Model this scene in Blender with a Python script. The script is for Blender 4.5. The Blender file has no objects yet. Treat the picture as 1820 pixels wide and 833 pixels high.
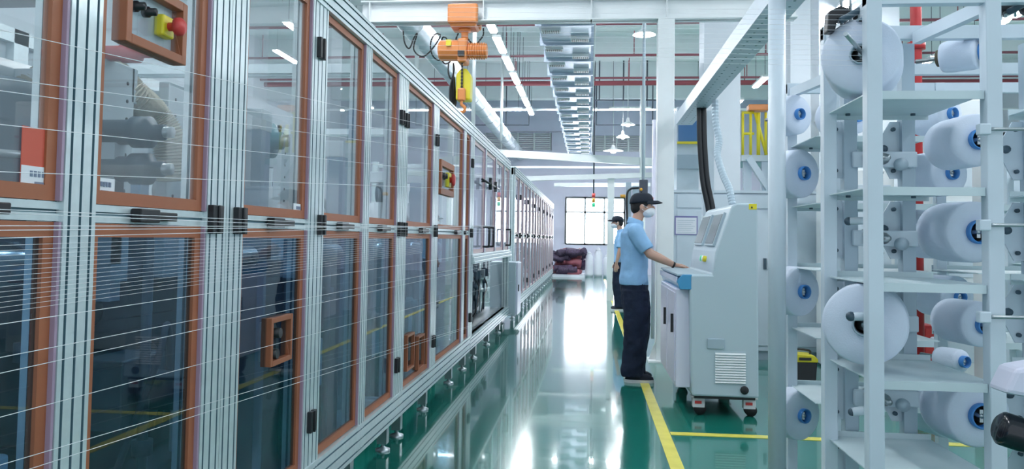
import bpy, math, random
from mathutils import Vector, Matrix
random.seed(7)
PI = math.pi
S = bpy.context.scene
COL = S.collection
# ---------------------------------------------------------------- camera
F, CX, CY, EYE = 1400.0, 910.0, 359.0, 1.3
M = ((0.9951443178585064, 0.09728491917829434, 0.014947613000096303),
     (-0.01042150787901229, -0.04686718734136808, 0.998846764486043),
     (0.09787327933330728, -0.9941524587562925, -0.0456257596250469))   # camera axes (right, up, back) in the world
cam = bpy.data.cameras.new('camera'); camo = bpy.data.objects.new('camera', cam); COL.objects.link(camo)
cam.sensor_width = 36; cam.lens = F / 1820 * 36; cam.shift_x = 0; cam.shift_y = -(833 / 2 - CY) / 1820
cam.clip_start = .05; cam.clip_end = 200
mw = Matrix(M).transposed().to_4x4(); mw.translation = (0, 0, EYE); camo.matrix_world = mw
S.camera = camo
# ---------------------------------------------------------------- world and exposure
S.view_settings.view_transform = 'Standard'; S.view_settings.look = 'None'
S.view_settings.exposure = 0.2; S.view_settings.gamma = 1; S.view_settings.use_curve_mapping = False
W = bpy.data.worlds.new('world'); S.world = W; W.use_nodes = True
W.node_tree.nodes['Background'].inputs[0].default_value = (.78, .9, 1, 1)
W.node_tree.nodes['Background'].inputs[1].default_value = 1.0
TUBE_POWER, WINDOW_POWER = 95.0, 13.0


def at(px, py, X=None, Y=None, Z=None):
    """the point of the world plane X=, Y= or Z= that the photograph shows at px, py"""
    c = (px - CX, -(py - CY), -F)
    r = [sum(M[k][i] * c[k] for k in range(3)) for i in range(3)]
    if X is not None: t = X / r[0]
    elif Y is not None: t = Y / r[1]
    else: t = (Z - EYE) / r[2]
    return Vector((t * r[0], t * r[1], EYE + t * r[2]))


# ---------------------------------------------------------------- materials
def mat(name, col, rough=.5, metal=0, emit=0, noise=0, nscale=8, bump=0, bscale=60, coat=0, spec=.5):
    m = bpy.data.materials.new(name); m.use_nodes = True; nt = m.node_tree; b = nt.nodes['Principled BSDF']
    c = (*col, 1)
    b.inputs['Base Color'].default_value = c; b.inputs['Roughness'].default_value = rough
    b.inputs['Metallic'].default_value = metal; b.inputs['Coat Weight'].default_value = coat
    b.inputs['Specular IOR Level'].default_value = spec
    tc = nt.nodes.new('ShaderNodeTexCoord')
    if noise:
        n = nt.nodes.new('ShaderNodeTexNoise'); n.inputs['Scale'].default_value = nscale; n.inputs['Detail'].default_value = 4
        nt.links.new(tc.outputs['Object'], n.inputs['Vector'])
        r = nt.nodes.new('ShaderNodeValToRGB'); r.color_ramp.elements[0].position = .3; r.color_ramp.elements[1].position = .7
        r.color_ramp.elements[0].color = (*[max(0, v * (1 - noise)) for v in col], 1)
        r.color_ramp.elements[1].color = (*[min(1, v * (1 + noise)) for v in col], 1)
        nt.links.new(n.outputs['Fac'], r.inputs[0]); nt.links.new(r.outputs[0], b.inputs['Base Color'])
    if bump:
        n = nt.nodes.new('ShaderNodeTexNoise'); n.inputs['Scale'].default_value = bscale
        nt.links.new(tc.outputs['Object'], n.inputs['Vector'])
        bp = nt.nodes.new('ShaderNodeBump'); bp.inputs['Strength'].default_value = bump; bp.inputs['Distance'].default_value = .01
        nt.links.new(n.outputs['Fac'], bp.inputs['Height']); nt.links.new(bp.outputs[0], b.inputs['Normal'])
    if emit:
        b.inputs['Emission Color'].default_value = c; b.inputs['Emission Strength'].default_value = emit
    return m


alu = mat('brushed_aluminium', (.66, .75, .78), .34, .35, noise=.05, nscale=30)
teal = mat('teal_slot_gasket', (.02, .16, .17), .6)
groove = mat('slot_grey', (.12, .22, .27), .6)
mauve = mat('mauve_seal', (.4, .29, .4), .5)
orange = mat('orange_frame', (.36, .12, .055), .5, noise=.06)
black = mat('black_plastic', (.012, .014, .018), .4)
darkm = mat('dark_blue_grey_machine_paint', (.05, .09, .125), .45, noise=.25, nscale=5)
navy = mat('navy_machine_paint', (.018, .035, .06), .7, noise=.3, nscale=4)
steel = mat('steel', (.42, .47, .5), .28, .85, noise=.08)
bluesteel = mat('blue_steel_roller', (.25, .36, .48), .25, .7)
palem = mat('pale_machine_paint', (.55, .63, .68), .5, noise=.06, nscale=3)
tealm = mat('teal_motor_paint', (.05, .2, .24), .45, noise=.15)
beige = mat('beige_hose_fabric', (.5, .48, .4), .8, bump=.3)
white = mat('white_paint', (.78, .82, .84), .42, noise=.03, nscale=4)
rackw = mat('rack_white_enamel', (.58, .67, .75), .38, noise=.03, nscale=6)
shelfm = mat('shelf_enamel', (.56, .67, .71), .4, noise=.04, nscale=7)
bracketm = mat('grey_bracket', (.4, .5, .58), .45, .2)
consolem = mat('console_grey_enamel', (.46, .56, .63), .42, bump=.03, bscale=400)
consoled = mat('console_front_white', (.7, .7, .84), .35)
bluep = mat('blue_desk_edge', (.06, .3, .55), .35)
yarn = mat('white_yarn', (.68, .75, .88), .85, noise=.025, nscale=14, bump=.12, bscale=220)
bluer = mat('blue_core_ring', (.06, .25, .62), .4)
card = mat('brown_cardboard_core', (.1, .085, .06), .8, noise=.2)
greenf = mat('green_epoxy_floor', (.01, .18, .14), .12, noise=.1, nscale=1.3, bump=.006, bscale=3, spec=.8, coat=.5)
yellowl = mat('yellow_floor_paint', (.75, .66, .1), .25, noise=.08)
wallm = mat('white_wall_plaster', (.7, .74, .8), .8, noise=.03, nscale=2)
farwall = mat('haze_tinted_plaster', (.74, .73, .88), .8, noise=.03, nscale=2)  # lavender haze of the far end put into the wall colour
ceilm = mat('ceiling_plaster', (.84, .88, .9), .85, noise=.03, nscale=2)
tube = mat('lit_tube', (.95, .97, 1), .5, emit=TUBE_POWER)
daylight = mat('daylight_pane', (.9, .93, 1), .5, emit=WINDOW_POWER)
redfar = mat('hazed_red_pipe', (.36, .08, .1), .5)  # pipe red muted, with the distant haze painted into it
redp = mat('red_pipe_paint', (.5, .03, .035), .4, noise=.08)
maroon = mat('haze_lightened_maroon', (.33, .1, .13), .5)  # lightened to paint in the haze over the ceiling pipes
darkpipe = mat('dark_conduit', (.06, .07, .1), .6)
zinc = mat('galvanised_sheet', (.5, .57, .68), .3, .6, noise=.06, nscale=3)
foil = mat('silver_duct_foil', (.68, .73, .78), .35, .4, noise=.06, nscale=6, bump=.2, bscale=12)
hoist_o = mat('orange_hoist_enamel', (.72, .25, .07), .38, noise=.05)
yellow = mat('yellow_plastic', (.78, .66, .03), .4)
red = mat('red_plastic', (.62, .05, .045), .4)
redtag = mat('red_tag_sheet', (.62, .11, .07), .6)
paper = mat('white_paper', (.75, .78, .84), .7)
ink = mat('grey_ink', (.2, .24, .34), .7)
purple = mat('purple_border_print', (.2, .2, .42), .6)
green = mat('green_lens', (.03, .5, .25), .3, emit=.3)
screenm = mat('screen_glass', (.05, .09, .11), .2, spec=.5)
shirt = mat('light_blue_cotton', (.27, .49, .76), .85, noise=.06, nscale=12, bump=.15, bscale=90)
trouserm = mat('navy_cotton', (.006, .014, .04), .85, noise=.2, nscale=10, bump=.2, bscale=60)
skin = mat('skin', (.56, .33, .25), .5, noise=.05)
hair = mat('black_hair', (.008, .008, .01), .7, bump=.5, bscale=200)
capm = mat('dark_navy_cap', (.006, .012, .026), .8, bump=.1)
maskm = mat('white_mask_fabric', (.75, .8, .86), .8)
rubber = mat('black_rubber', (.01, .01, .012), .6)
solem = mat('white_sole', (.7, .7, .72), .6)
bagm = mat('white_plastic_bag', (.75, .78, .86), .4, bump=.4, bscale=9)
bundlem = mat('plum_bundle', (.07, .045, .09), .6, noise=.5, nscale=20)
thread_m = mat('white_thread', (.9, .92, .96), .6)
orangepaint = mat('orange_paint', (.7, .35, .05), .5)


def glass_mat(name, tint, haze=.03, rough=.0):
    m = bpy.data.materials.new(name); m.use_nodes = True; nt = m.node_tree
    for n in list(nt.nodes): nt.nodes.remove(n)
    out = nt.nodes.new('ShaderNodeOutputMaterial'); tr = nt.nodes.new('ShaderNodeBsdfTransparent')
    tr.inputs[0].default_value = (*tint, 1)
    df = nt.nodes.new('ShaderNodeBsdfDiffuse'); df.inputs[0].default_value = (.8, .85, .95, 1)
    a = nt.nodes.new('ShaderNodeMixShader'); a.inputs[0].default_value = haze  # diffuse share paints milky reflection haze into the glass
    gl = nt.nodes.new('ShaderNodeBsdfGlossy'); gl.inputs['Roughness'].default_value = rough
    fr = nt.nodes.new('ShaderNodeFresnel')
    ge = nt.nodes.new('ShaderNodeNewGeometry'); ml = nt.nodes.new('ShaderNodeMath'); ml.operation = 'MULTIPLY_ADD'
    ml.inputs[1].default_value = 1 / 1.5 - 1.5; ml.inputs[2].default_value = 1.5      # same reflectance on both faces of the thin pane
    nt.links.new(ge.outputs['Backfacing'], ml.inputs[0]); nt.links.new(ml.outputs[0], fr.inputs[0])
    b = nt.nodes.new('ShaderNodeMixShader')
    nt.links.new(tr.outputs[0], a.inputs[1]); nt.links.new(df.outputs[0], a.inputs[2])
    nt.links.new(fr.outputs[0], b.inputs[0]); nt.links.new(a.outputs[0], b.inputs[1]); nt.links.new(gl.outputs[0], b.inputs[2])
    nt.links.new(b.outputs[0], out.inputs[0]); return m


glass = glass_mat('door_glazing', (.96, .98, .985), .07)
glass_low = glass_mat('shade_tinted_glazing', (.55, .7, .82), .006)  # dark tint paints the shade behind the lower doors into the glass
glass_far = glass_mat('reflection_haze_glazing', (.9, .88, .97), .35)  # lilac tint and strong diffuse share paint in the far window's reflection


# ---------------------------------------------------------------- mesh building
class MB:
    def __init__(s): s.v = []; s.f = []; s.m = []; s.s = []

    def add(s, vs, fs, mi=0, sm=False):
        o = len(s.v); s.v += [tuple(v) for v in vs]; s.f += [tuple(i + o for i in f) for f in fs]
        s.m += [mi] * len(fs); s.s += [sm] * len(fs); return s

    def box(s, a, b, mi=0):
        x0, x1 = sorted((a[0], b[0])); y0, y1 = sorted((a[1], b[1])); z0, z1 = sorted((a[2], b[2]))
        return s.add([(x0, y0, z0), (x1, y0, z0), (x1, y1, z0), (x0, y1, z0), (x0, y0, z1), (x1, y0, z1), (x1, y1, z1), (x0, y1, z1)],
                     [(0, 3, 2, 1), (4, 5, 6, 7), (0, 1, 5, 4), (1, 2, 6, 5), (2, 3, 7, 6), (3, 0, 4, 7)], mi)

    def cbox(s, c, d, mi=0):
        return s.box([c[i] - d[i] / 2 for i in range(3)], [c[i] + d[i] / 2 for i in range(3)], mi)

    def beam(s, a, b, w, h, mi=0, up=(0, 0, 1)):
        a = Vector(a); b = Vector(b); d = (b - a).normalized(); u = Vector(up)
        if abs(d.dot(u)) > .99: u = Vector((0, 1, 0))
        x = d.cross(u).normalized(); u = x.cross(d)
        vs = [p + x * sx * w / 2 + u * su * h / 2 for p in (a, b) for sx, su in ((-1, -1), (1, -1), (1, 1), (-1, 1))]
        return s.add(vs, [(0, 1, 2, 3), (7, 6, 5, 4), (0, 4, 5, 1), (1, 5, 6, 2), (2, 6, 7, 3), (3, 7, 4, 0)], mi)

    def tube(s, pts, r, n=10, mi=0, caps=True, sm=True):
        pts = [Vector(p) for p in pts]; rs = r if isinstance(r, (list, tuple)) else [r] * len(pts)
        vs = []; prev = None
        for i, p in enumerate(pts):
            d = (pts[min(i + 1, len(pts) - 1)] - pts[max(i - 1, 0)]).normalized()
            if prev is None:
                u = Vector((0, 0, 1)) if abs(d.z) < .9 else Vector((0, 1, 0))
            else: u = prev
            x = d.cross(u)
            if x.length < 1e-6: x = d.orthogonal()
            x.normalize(); u = x.cross(d).normalized(); prev = u
            for k in range(n):
                t = 2 * PI * k / n; vs.append(p + (x * math.cos(t) + u * math.sin(t)) * rs[i])
        fs = [(i * n + k, i * n + (k + 1) % n, (i + 1) * n + (k + 1) % n, (i + 1) * n + k) for i in range(len(pts) - 1) for k in range(n)]
        s.add(vs, fs, mi, sm)
        if caps:
            s.add(vs[:n], [tuple(range(n))[::-1]], mi); s.add(vs[-n:], [tuple(range(n))], mi)
        return s

    def lathe(s, c, axis, prof, n=32, mi=0, sm=True):
        """prof: list of (distance along axis, radius[, material])"""
        c = Vector(c); d = Vector(axis).normalized(); x = d.orthogonal().normalized(); u = d.cross(x)
        vs = [c + d * p[0] + (x * math.cos(2 * PI * k / n) + u * math.sin(2 * PI * k / n)) * max(p[1], 1e-5) for p in prof for k in range(n)]
        for i in range(len(prof) - 1):
            m = prof[i][2] if len(prof[i]) > 2 else mi
            s.add([vs[i * n + k] for k in range(n)] + [vs[(i + 1) * n + k] for k in range(n)],
                  [(k, (k + 1) % n, n + (k + 1) % n, n + k) for k in range(n)], m, sm)
        return s

    def prism(s, poly, axis, a, b, mi=0):
        """poly: 2-D outline; extruded along 'X','Y' or 'Z' from a to b"""
        f = {'X': lambda p, t: (t, p[0], p[1]), 'Y': lambda p, t: (p[0], t, p[1]), 'Z': lambda p, t: (p[0], p[1], t)}[axis]
        n = len(poly); mm = mi if isinstance(mi, list) else [mi] * n
        vs = [f(p, a) for p in poly] + [f(p, b) for p in poly]
        for i in range(n):
            s.add([vs[i], vs[(i + 1) % n], vs[n + (i + 1) % n], vs[n + i]], [(0, 1, 2, 3)], mm[i])
        s.add(vs[:n], [tuple(range(n))[::-1]], mm[0]); s.add(vs[n:], [tuple(range(n))], mm[0]); return s

    def ball(s, c, r, n=16, mi=0):
        r = r if isinstance(r, (list, tuple)) else (r, r, r); h = n // 2; vs = []
        for i in range(h + 1):
            for k in range(n):
                a = PI * i / h; b = 2 * PI * k / n
                vs.append((c[0] + r[0] * math.sin(a) * math.cos(b), c[1] + r[1] * math.sin(a) * math.sin(b), c[2] + r[2] * math.cos(a)))
        return s.add(vs, [(i * n + k, (i + 1) * n + k, (i + 1) * n + (k + 1) % n, i * n + (k + 1) % n) for i in range(h) for k in range(n)], mi, True)

    def build(s, name, mats, parent=None, loc=None, bevel=0):
        me = bpy.data.meshes.new(name); org = Vector(loc) if loc is not None else Vector((0, 0, 0))
        me.from_pydata([tuple(Vector(v) - org) for v in s.v], [], s.f)
        for m in (mats if isinstance(mats, (list, tuple)) else [mats]): me.materials.append(m)
        me.polygons.foreach_set('material_index', s.m); me.polygons.foreach_set('use_smooth', s.s)
        me.update(); me.validate()
        import bmesh
        bm = bmesh.new(); bm.from_mesh(me); bmesh.ops.remove_doubles(bm, verts=bm.verts, dist=1e-5)
        bmesh.ops.recalc_face_normals(bm, faces=bm.faces); bm.to_mesh(me); bm.free()
        o = bpy.data.objects.new(name, me); COL.objects.link(o); o.location = org
        if parent is not None:
            o.parent = parent
            par = parent; off = Vector((0, 0, 0))
            while par is not None: off += Vector(par.location); par = par.parent
            o.location = org - off
        if bevel:
            b = o.modifiers.new('bevel', 'BEVEL'); b.width = bevel; b.segments = 2; b.limit_method = 'ANGLE'
        return o


def thing(name, label, cat, loc, group=None):
    o = bpy.data.objects.new(name, None); COL.objects.link(o); o.location = loc; o.empty_display_size = .1
    o['label'] = label; o['category'] = cat
    if group: o['group'] = group
    return o


def tag(o, label, cat, group=None, kind=None):
    o['label'] = label; o['category'] = cat
    if group: o['group'] = group
    if kind: o['kind'] = kind
    return o


def struct(o): o['kind'] = 'structure'; return o


def copy_tree(o, parent=None):
    c = o.copy(); COL.objects.link(c)
    if parent is not None: c.parent = parent
    for ch in list(o.children): copy_tree(ch, c)
    return c


def arc(pts, k=8):
    """smooth Catmull-Rom through pts"""
    P = [Vector(p) for p in pts]; P = [P[0] * 2 - P[1]] + P + [P[-1] * 2 - P[-2]]; out = []
    for i in range(1, len(P) - 2):
        for j in range(k):
            t = j / k; a, b, c, d = P[i - 1:i + 3]
            out.append(.5 * ((2 * b) + (c - a) * t + (2 * a - 5 * b + 4 * c - d) * t * t + (3 * b - a - 3 * c + d) * t ** 3))
    return out + [P[-2]]


def profile(x0, x1, y0, y1, nx, ny, g=.009, dp=.007):
    """rectangle with slots: nx slots on each face normal to x, ny on each face normal to y. returns outline and materials"""
    pts = []; ms = []

    def side(a, b, n, inward):
        d = (b[0] - a[0], b[1] - a[1]); L = math.hypot(*d); d = (d[0] / L, d[1] / L); cur = a
        for k in range(n):
            c = L * (k + .5) / n
            p1 = (a[0] + d[0] * (c - g / 2), a[1] + d[1] * (c - g / 2)); p4 = (a[0] + d[0] * (c + g / 2), a[1] + d[1] * (c + g / 2))
            p2 = (p1[0] + inward[0] * dp, p1[1] + inward[1] * dp); p3 = (p4[0] + inward[0] * dp, p4[1] + inward[1] * dp)
            pts.append(cur); ms.append(0); pts.append(p1); ms.append(1); pts.append(p2); ms.append(1); pts.append(p3); ms.append(1); cur = p4
        pts.append(cur); ms.append(0)
    side((x0, y0), (x1, y0), ny, (0, 1)); side((x1, y0), (x1, y1), nx, (-1, 0))
    side((x1, y1), (x0, y1), ny, (0, -1)); side((x0, y1), (x0, y0), nx, (1, 0))
    return pts, ms


# ================================================================ setting
XL, XR, YB, YF, ZC = -9.0, 13.0, -3.0, 30.0, 6.6
struct(MB().box((XL - .2, YB, -.2), (XR + .2, YF + .4, 0)).build('floor', greenf))
struct(MB().box((XL - .2, YB, ZC), (XR + .2, YF + .4, ZC + .2)).build('ceiling', ceilm))
struct(MB().box((XL - .2, YB, 0), (XL, YF, ZC)).build('wall_left', wallm))
struct(MB().box((XR, YB, 0), (XR + .2, YF, ZC)).build('wall_right', wallm))
# far wall with openings
win = []
a = at(1005, 433, Y=YF); b = at(1110, 352, Y=YF); win.append((a.x, b.x, a.z, b.z))
a = at(862, 266, Y=YF); b = at(979, 236, Y=YF); win.append((a.x, b.x, a.z, b.z))
a = at(1054, 269, Y=YF); b = at(1138, 241, Y=YF); win.append((a.x, b.x, a.z, b.z))
mb = MB(); xs = sorted({XL, XR, *[w[0] for w in win], *[w[1] for w in win]}); zs = sorted({0, ZC, *[w[2] for w in win], *[w[3] for w in win]})
for i in range(len(xs) - 1):
    for j in range(len(zs) - 1):
        cx, cz = (xs[i] + xs[i + 1]) / 2, (zs[j] + zs[j + 1]) / 2
        if not any(w[0] < cx < w[1] and w[2] < cz < w[3] for w in win):
            mb.box((xs[i], YF, zs[j]), (xs[i + 1], YF + .25, zs[j + 1]))
struct(mb.build('wall_far', farwall))
w = win[0]; f = MB()
for x in (w[0], w[0] + (w[1] - w[0]) * .33, w[0] + (w[1] - w[0]) * .66, w[1]): f.cbox((x, YF + .05, (w[2] + w[3]) / 2), (.07, .1, w[3] - w[2]))
for z in (w[2], w[2] + (w[3] - w[2]) * .69, w[3]): f.cbox(((w[0] + w[1]) / 2, YF + .05, z), (w[1] - w[0], .1, .07))
wo = struct(f.build('window_1', white))
MB().box((w[0], YF + .12, w[2]), (w[1], YF + .14, w[3])).build('pane', daylight, wo)
for n, w in ((2, win[1]), (3, win[2])):
    f = MB(); nn = 9
    for k in range(nn): f.beam((w[0], YF + .08, w[2] + (k + .5) * (w[3] - w[2]) / nn), (w[1], YF + .08, w[2] + (k + .5) * (w[3] - w[2]) / nn), .09, .035)
    for k in range(5): f.cbox((w[0] + (w[1] - w[0]) * k / 4, YF + .03, (w[2] + w[3]) / 2), (.06, .06, w[3] - w[2]))
    wo = struct(f.build('window_%d' % n, white))
    MB().box((w[0], YF + .2, w[2]), (w[1], YF + .22, w[3])).build('shutter', farwall, wo)
# ceiling beams
for k, y in enumerate((11.5, 14.5, 17.5, 20.5, 23.5, 26.5)):
    struct(MB().box((XL, y, 6.05), (XR, y + .4, ZC)).build('trim_%d' % (k + 1), ceilm))
# concrete columns
for k, (pa, pb, y) in enumerate(((1251, 1316, 12.2), (1405, 1441, 12.2), (1456, 1600, 13.0))):
    xa = at(pa, 200, Y=y).x; xb = at(pb, 200, Y=y).x
    struct(MB().box((xa, y, 0), (xb, y + .55, 6.6)).build('trim_%d' % (k + 10), wallm))
# floor lines
MB_l = MB().box((.475, 2.5, .0005), (.555, 26, .003)); tag(MB_l.build('floor_line', yellowl), 'long yellow floor line running down the green aisle', 'floor marking')
tag(MB().box((.56, 5.42, .0005), (2.6, 5.5, .003)).build('floor_line', yellowl), 'short yellow floor line crossing in front of the grey console', 'floor marking')

# ================================================================ glazed machine enclosure on the left
XF = -1.19            # outer face of the posts
Z0, Z1, ZM, ZT = .16, .30, 1.345, 2.43
DX = XF - .014         # door plane


PF = mat('pale_pink_frame', (.66, .5, .5), .5)


def post(y0, y1, parent, z0=Z0, z1=ZT, n=None):
    n = n or max(1, round((y1 - y0) / .045))
    p, m = profile(XF - .09, XF, y0, y1, n, 2)
    return MB().prism(p, 'Z', z0, z1, m).build('post', [alu, groove], parent)


def rail(name, y0, y1, z0, z1, nx, parent, mats=None, x1=None):
    x1 = x1 if x1 is not None else XF - .012
    p, m = profile(x1 - .08, x1, z0, z1, nx, 1)
    return MB().prism(p, 'Y', y0, y1, m).build(name, mats or [alu, groove], parent)


def door(y0, y1, z0, z1, parent, mt=orange, fw=.05, gm=None, hinge='far', latch=True, clip=True):
    x0, x1 = DX - .022, DX
    f = MB().box((x0, y0, z0), (x1, y0 + fw, z1)).box((x0, y1 - fw, z0), (x1, y1, z1))
    f.box((x0, y0 + fw, z0), (x1, y1 - fw, z0 + fw)).box((x0, y0 + fw, z1 - fw), (x1, y1 - fw, z1))
    f.box((x0 - .004, y1, z0), (x1 + .012, y1 + .009, z1), 1)          # mauve rubber seal on the closing edge
    d = f.build('door', [mt, mauve], parent)
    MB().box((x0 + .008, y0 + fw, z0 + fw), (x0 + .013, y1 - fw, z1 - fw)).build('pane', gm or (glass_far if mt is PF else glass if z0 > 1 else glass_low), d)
    return d


def hinge(y, z, parent, s=1):
    g = MB().box((XF, y, z - .045), (XF + .02, y + .032, z + .045)).box((XF, y + .04, z - .045), (XF + .02, y + .072, z + .045))
    g.tube([(XF + .022, y + .036, z - .045), (XF + .022, y + .036, z + .045)], .006, 8)
    return g.build('hinge', black, parent, bevel=.003)


def foot(y, parent):
    g = MB().box((XF - .075, y - .03, .045), (XF - .015, y + .03, Z0)).tube([(XF - .045, y, .02), (XF - .045, y, .06)], .012, 10)
    g.lathe((XF - .045, y, 0), (0, 0, 1), [(0, .045), (.012, .045), (.022, .015), (.03, .012)], 20)
    return g.build('leg', steel, parent)


def section(label, y0, y1, cells, posts, name='machine_enclosure', feet=(), mt=None, fw=.034, back=True, hinges=(), clips=True):
    t = thing(name, label, 'machine enclosure', (XF, y0, 0), 'glazed enclosure sections along the aisle')
    for a_, b_ in posts: post(a_, b_, t)
    rail('top_rail', y0, y1, ZT - .11, ZT + .02, 3, t, [alu, teal], XF + .006)
    rail('bottom_rail', y0, y1, Z0, Z0 + .15, 3, t, x1=XF + .006)
    for (a_, b_) in cells:
        rail('middle_rail', a_, b_, ZM - .022, ZM + .022, 1, t)
        door(a_, b_ - .012, ZM + .024, ZT - .112, t, mt or orange, fw)
        door(a_, b_ - .012, Z0 + .155, ZM - .024, t, mt or orange, fw)
        if clips:
            g = MB(); L = min(.24, (b_ - a_) * .35)
            yy = b_ - .3 - L / 2
            for dy in (0,): g.box((XF - .01, yy + dy, ZM - .018), (XF + .02, yy + dy + L * .48, ZM + .018)); g.box((XF - .01, yy + dy + L * .5, ZM - .012), (XF + .014, yy + dy + L, ZM + .012))
            g.build('latch', black, t, bevel=.003)
    for y, z in hinges: hinge(y, z, t)
    for y in feet: foot(y, t)
    if back:
        g = MB()
        for a_, b_ in posts: g.box((-3.3, a_, 0), (-3.21, b_, ZT))
        g.box((-3.3, y0, ZM - .03), (-3.21, y1, ZM + .03)); g.box((-3.3, y0, ZT - .08), (-3.21, y1, ZT)); g.box((-3.3, y0, .1), (-3.21, y1, .3))
        bf = g.build('back_frame', alu, t)
        MB().box((-3.262, y0, .3), (-3.258, y1, ZM)).build('shade_panel', navy, t)  # added dark sheet; the shade behind the lower doors is in its colour
        MB().box((-3.262, y0, ZM), (-3.258, y1, ZT)).build('bright_backing', palem, t)  # added pale opaque sheet that gives the upper doors their bright haze
        for y in (y0 + .03, y1 - .06):
            for z in (Z0 + .08, ZT - .06): MB().box((-3.2, y, z - .03), (XF - .09, y + .05, z + .03)).build('cross_member', alu, t)
    return t


s1 = section('nearest glazed enclosure section with a red and yellow stop button panel', .25, 2.49, [(.45, 1.683), (1.80, 2.36)],
             [(.35, .45), (1.683, 1.80), (2.36, 2.488)], hinges=((2.362, ZM),))
s2 = section('glazed enclosure section with an orange framed opening in its lower door', 2.49, 4.925, [(2.618, 3.254), (3.447, 4.067), (4.18, 4.80)],
             [(2.492, 2.618), (3.254, 3.447), (4.067, 4.18), (4.80, 4.923)], feet=(4.02, 4.75),
             hinges=((2.54, ZM), (3.36, ZM), (3.3, 2.12), (3.3, .5), (4.82, ZM), (4.82, 2.05), (4.82, .5)))
s3 = section('glazed enclosure section with two small sockets framed low in its door', 4.925, 7.93, [(5.057, 5.909), (6.133, 7.38), (7.52, 7.80)],
             [(4.927, 5.057), (5.909, 6.133), (7.38, 7.52), (7.80, 7.928)], feet=(5.1, 5.9, 7.0, 7.75),
             hinges=((4.95, ZM), (4.95, 2.05), (5.97, ZM), (5.97, 2.05), (5.97, .5), (7.83, ZM), (7.83, 2.05), (7.83, .5)))
# open-bottomed cabinet section 8 - 12 m
t = thing('machine_enclosure', 'enclosure section with short upper doors above an open dark mechanism', 'machine enclosure', (XF, 7.95, 0), 'glazed enclosure sections along the aisle')
for a_, b_ in ((7.95, 8.07), (8.95, 9.05), (9.95, 10.05), (10.95, 11.05), (11.66, 11.78)): post(a_, b_, t, z0=1.13)
for a_, b_ in ((7.95, 8.07), (11.66, 11.78)): post(a_, b_, t, z0=Z0, z1=1.03)
rail('top_rail', 7.95, 11.78, ZT - .11, ZT + .02, 3, t, [alu, teal], XF + .006)
rail('bottom_rail', 7.95, 11.78, Z0, Z0 + .12, 3, t, x1=XF + .006)
g = MB()
g.box((XF - .2, 7.95, 1.03), (XF + .04, 11.78, 1.06)).box((XF - .2, 7.95, 1.06), (XF + .03, 11.78, 1.10)).box((XF - .2, 7.95, 1.10), (XF + .015, 11.78, 1.13))
g.build('lower_lip', alu, t, bevel=.006)
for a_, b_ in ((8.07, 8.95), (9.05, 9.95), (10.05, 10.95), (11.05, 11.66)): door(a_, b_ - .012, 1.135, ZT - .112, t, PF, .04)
for y in (8.8, 9.2, 11.2):
    g = MB().tube(arc([(XF + .0, y, 1.2), (XF + .06, y, 1.2), (XF + .07, y, 1.22), (XF + .07, y, 1.4), (XF + .06, y, 1.42), (XF, y, 1.42)], 4), .012, 8)
    g.build('handle', black, t)
g = MB().tube([(XF + .05, 8.3, 1.92), (XF + .05, 9.9, 1.92)], .012, 8).tube([(XF + .05, 9.0, 1.85), (XF + .05, 9.0, 1.99)], .02, 8).tube([(XF, 8.6, 1.92), (XF + .05, 8.6, 1.92)], .01, 8)
g.tube([(XF, 9.7, 1.92), (XF + .05, 9.7, 1.92)], .01, 8).tube([(XF + .05, 9.5, 1.86), (XF + .05, 9.5, 1.98)], .02, 8); g.build('lock_bar', black, t)
for y in (8.5, 9.6, 10.8): foot(y, t)
g = MB()
for y in (8.0, 11.7):
    for z in (.24, 2.37): g.box((-3.2, y, z - .03), (XF - .09, y + .05, z + .03))
for y in (8.0, 9.9, 11.7): g.box((-3.3, y, 0), (-3.21, y + .06, ZT))
g.build('back_frame', alu, t)
# mechanism in the opening
t = thing('valve_mechanism', 'dark pipes, valves and cylinders in the open bay under the short doors', 'machine', (-1.7, 8.1, 0))
g = MB().box((-1.66, 8.12, .28), (-1.62, 11.6, 1.02)); g.build('back_plate', navy, t)
for k in range(5): MB().box((-1.62, 8.3 + k * .66, .42 + .1 * (k % 2)), (-1.53, 8.62 + k * .66, .9 - .12 * (k % 3))).build('valve_block', [darkm, navy, maroon][k % 3], t, bevel=.01)
for k in range(9):
    y = 8.3 + k * .37; r = random.uniform(.03, .07)
    g = MB().tube([(-1.5, y, .28), (-1.5, y, .95)], .016, 8)
    g.lathe((-1.5, y, .45 + .1 * (k % 3)), (0, 0, 1), [(0, .01), (0, r), (.05, r), (.06, r * .6), (.16, r * .6), (.17, r), (.22, r), (.22, .01)], 14)
    g.box((-1.54, y - .05, .75), (-1.44, y + .05, .86)); g.build('valve', [darkm, steel, navy][k % 3], t)
g = MB()
for k in range(4): g.tube(arc([(-1.45, 8.3 + k * .8, .3), (-1.4, 8.45 + k * .7, .4 + .1 * (k % 2)), (-1.42, 8.6 + k * .8, .65), (-1.5, 8.5 + k * .75, .85)], 6), .009, 8)
g.build('hose', black, t)
MB().box((-1.34, 8.15, .2), (-1.32, 8.5, 1.02)).build('side_plate', palem, t)
g = MB().box((-1.7, 8.1, .24), (-1.22, 11.6, .28)); g.build('tray', steel, t)
# grey control box under it
t = thing('control_box', 'pale grey steel control box hanging below the enclosure beside the aisle', 'cabinet', (-1.2, 11.8, .14))
MB().box((-1.48, 11.8, .137), (-1.09, 12.45, .94)).build('body', consolem, t, bevel=.008)
MB().box((-1.09, 11.84, .15), (-1.06, 12.41, .93)).build('door', consoled, t, bevel=.006)
MB().box((-1.06, 11.9, .5), (-1.045, 11.93, .6)).build('handle', black, t)
MB().box((-1.4, 11.95, .02), (-1.3, 12.3, .137)).build('foot', steel, t)
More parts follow.
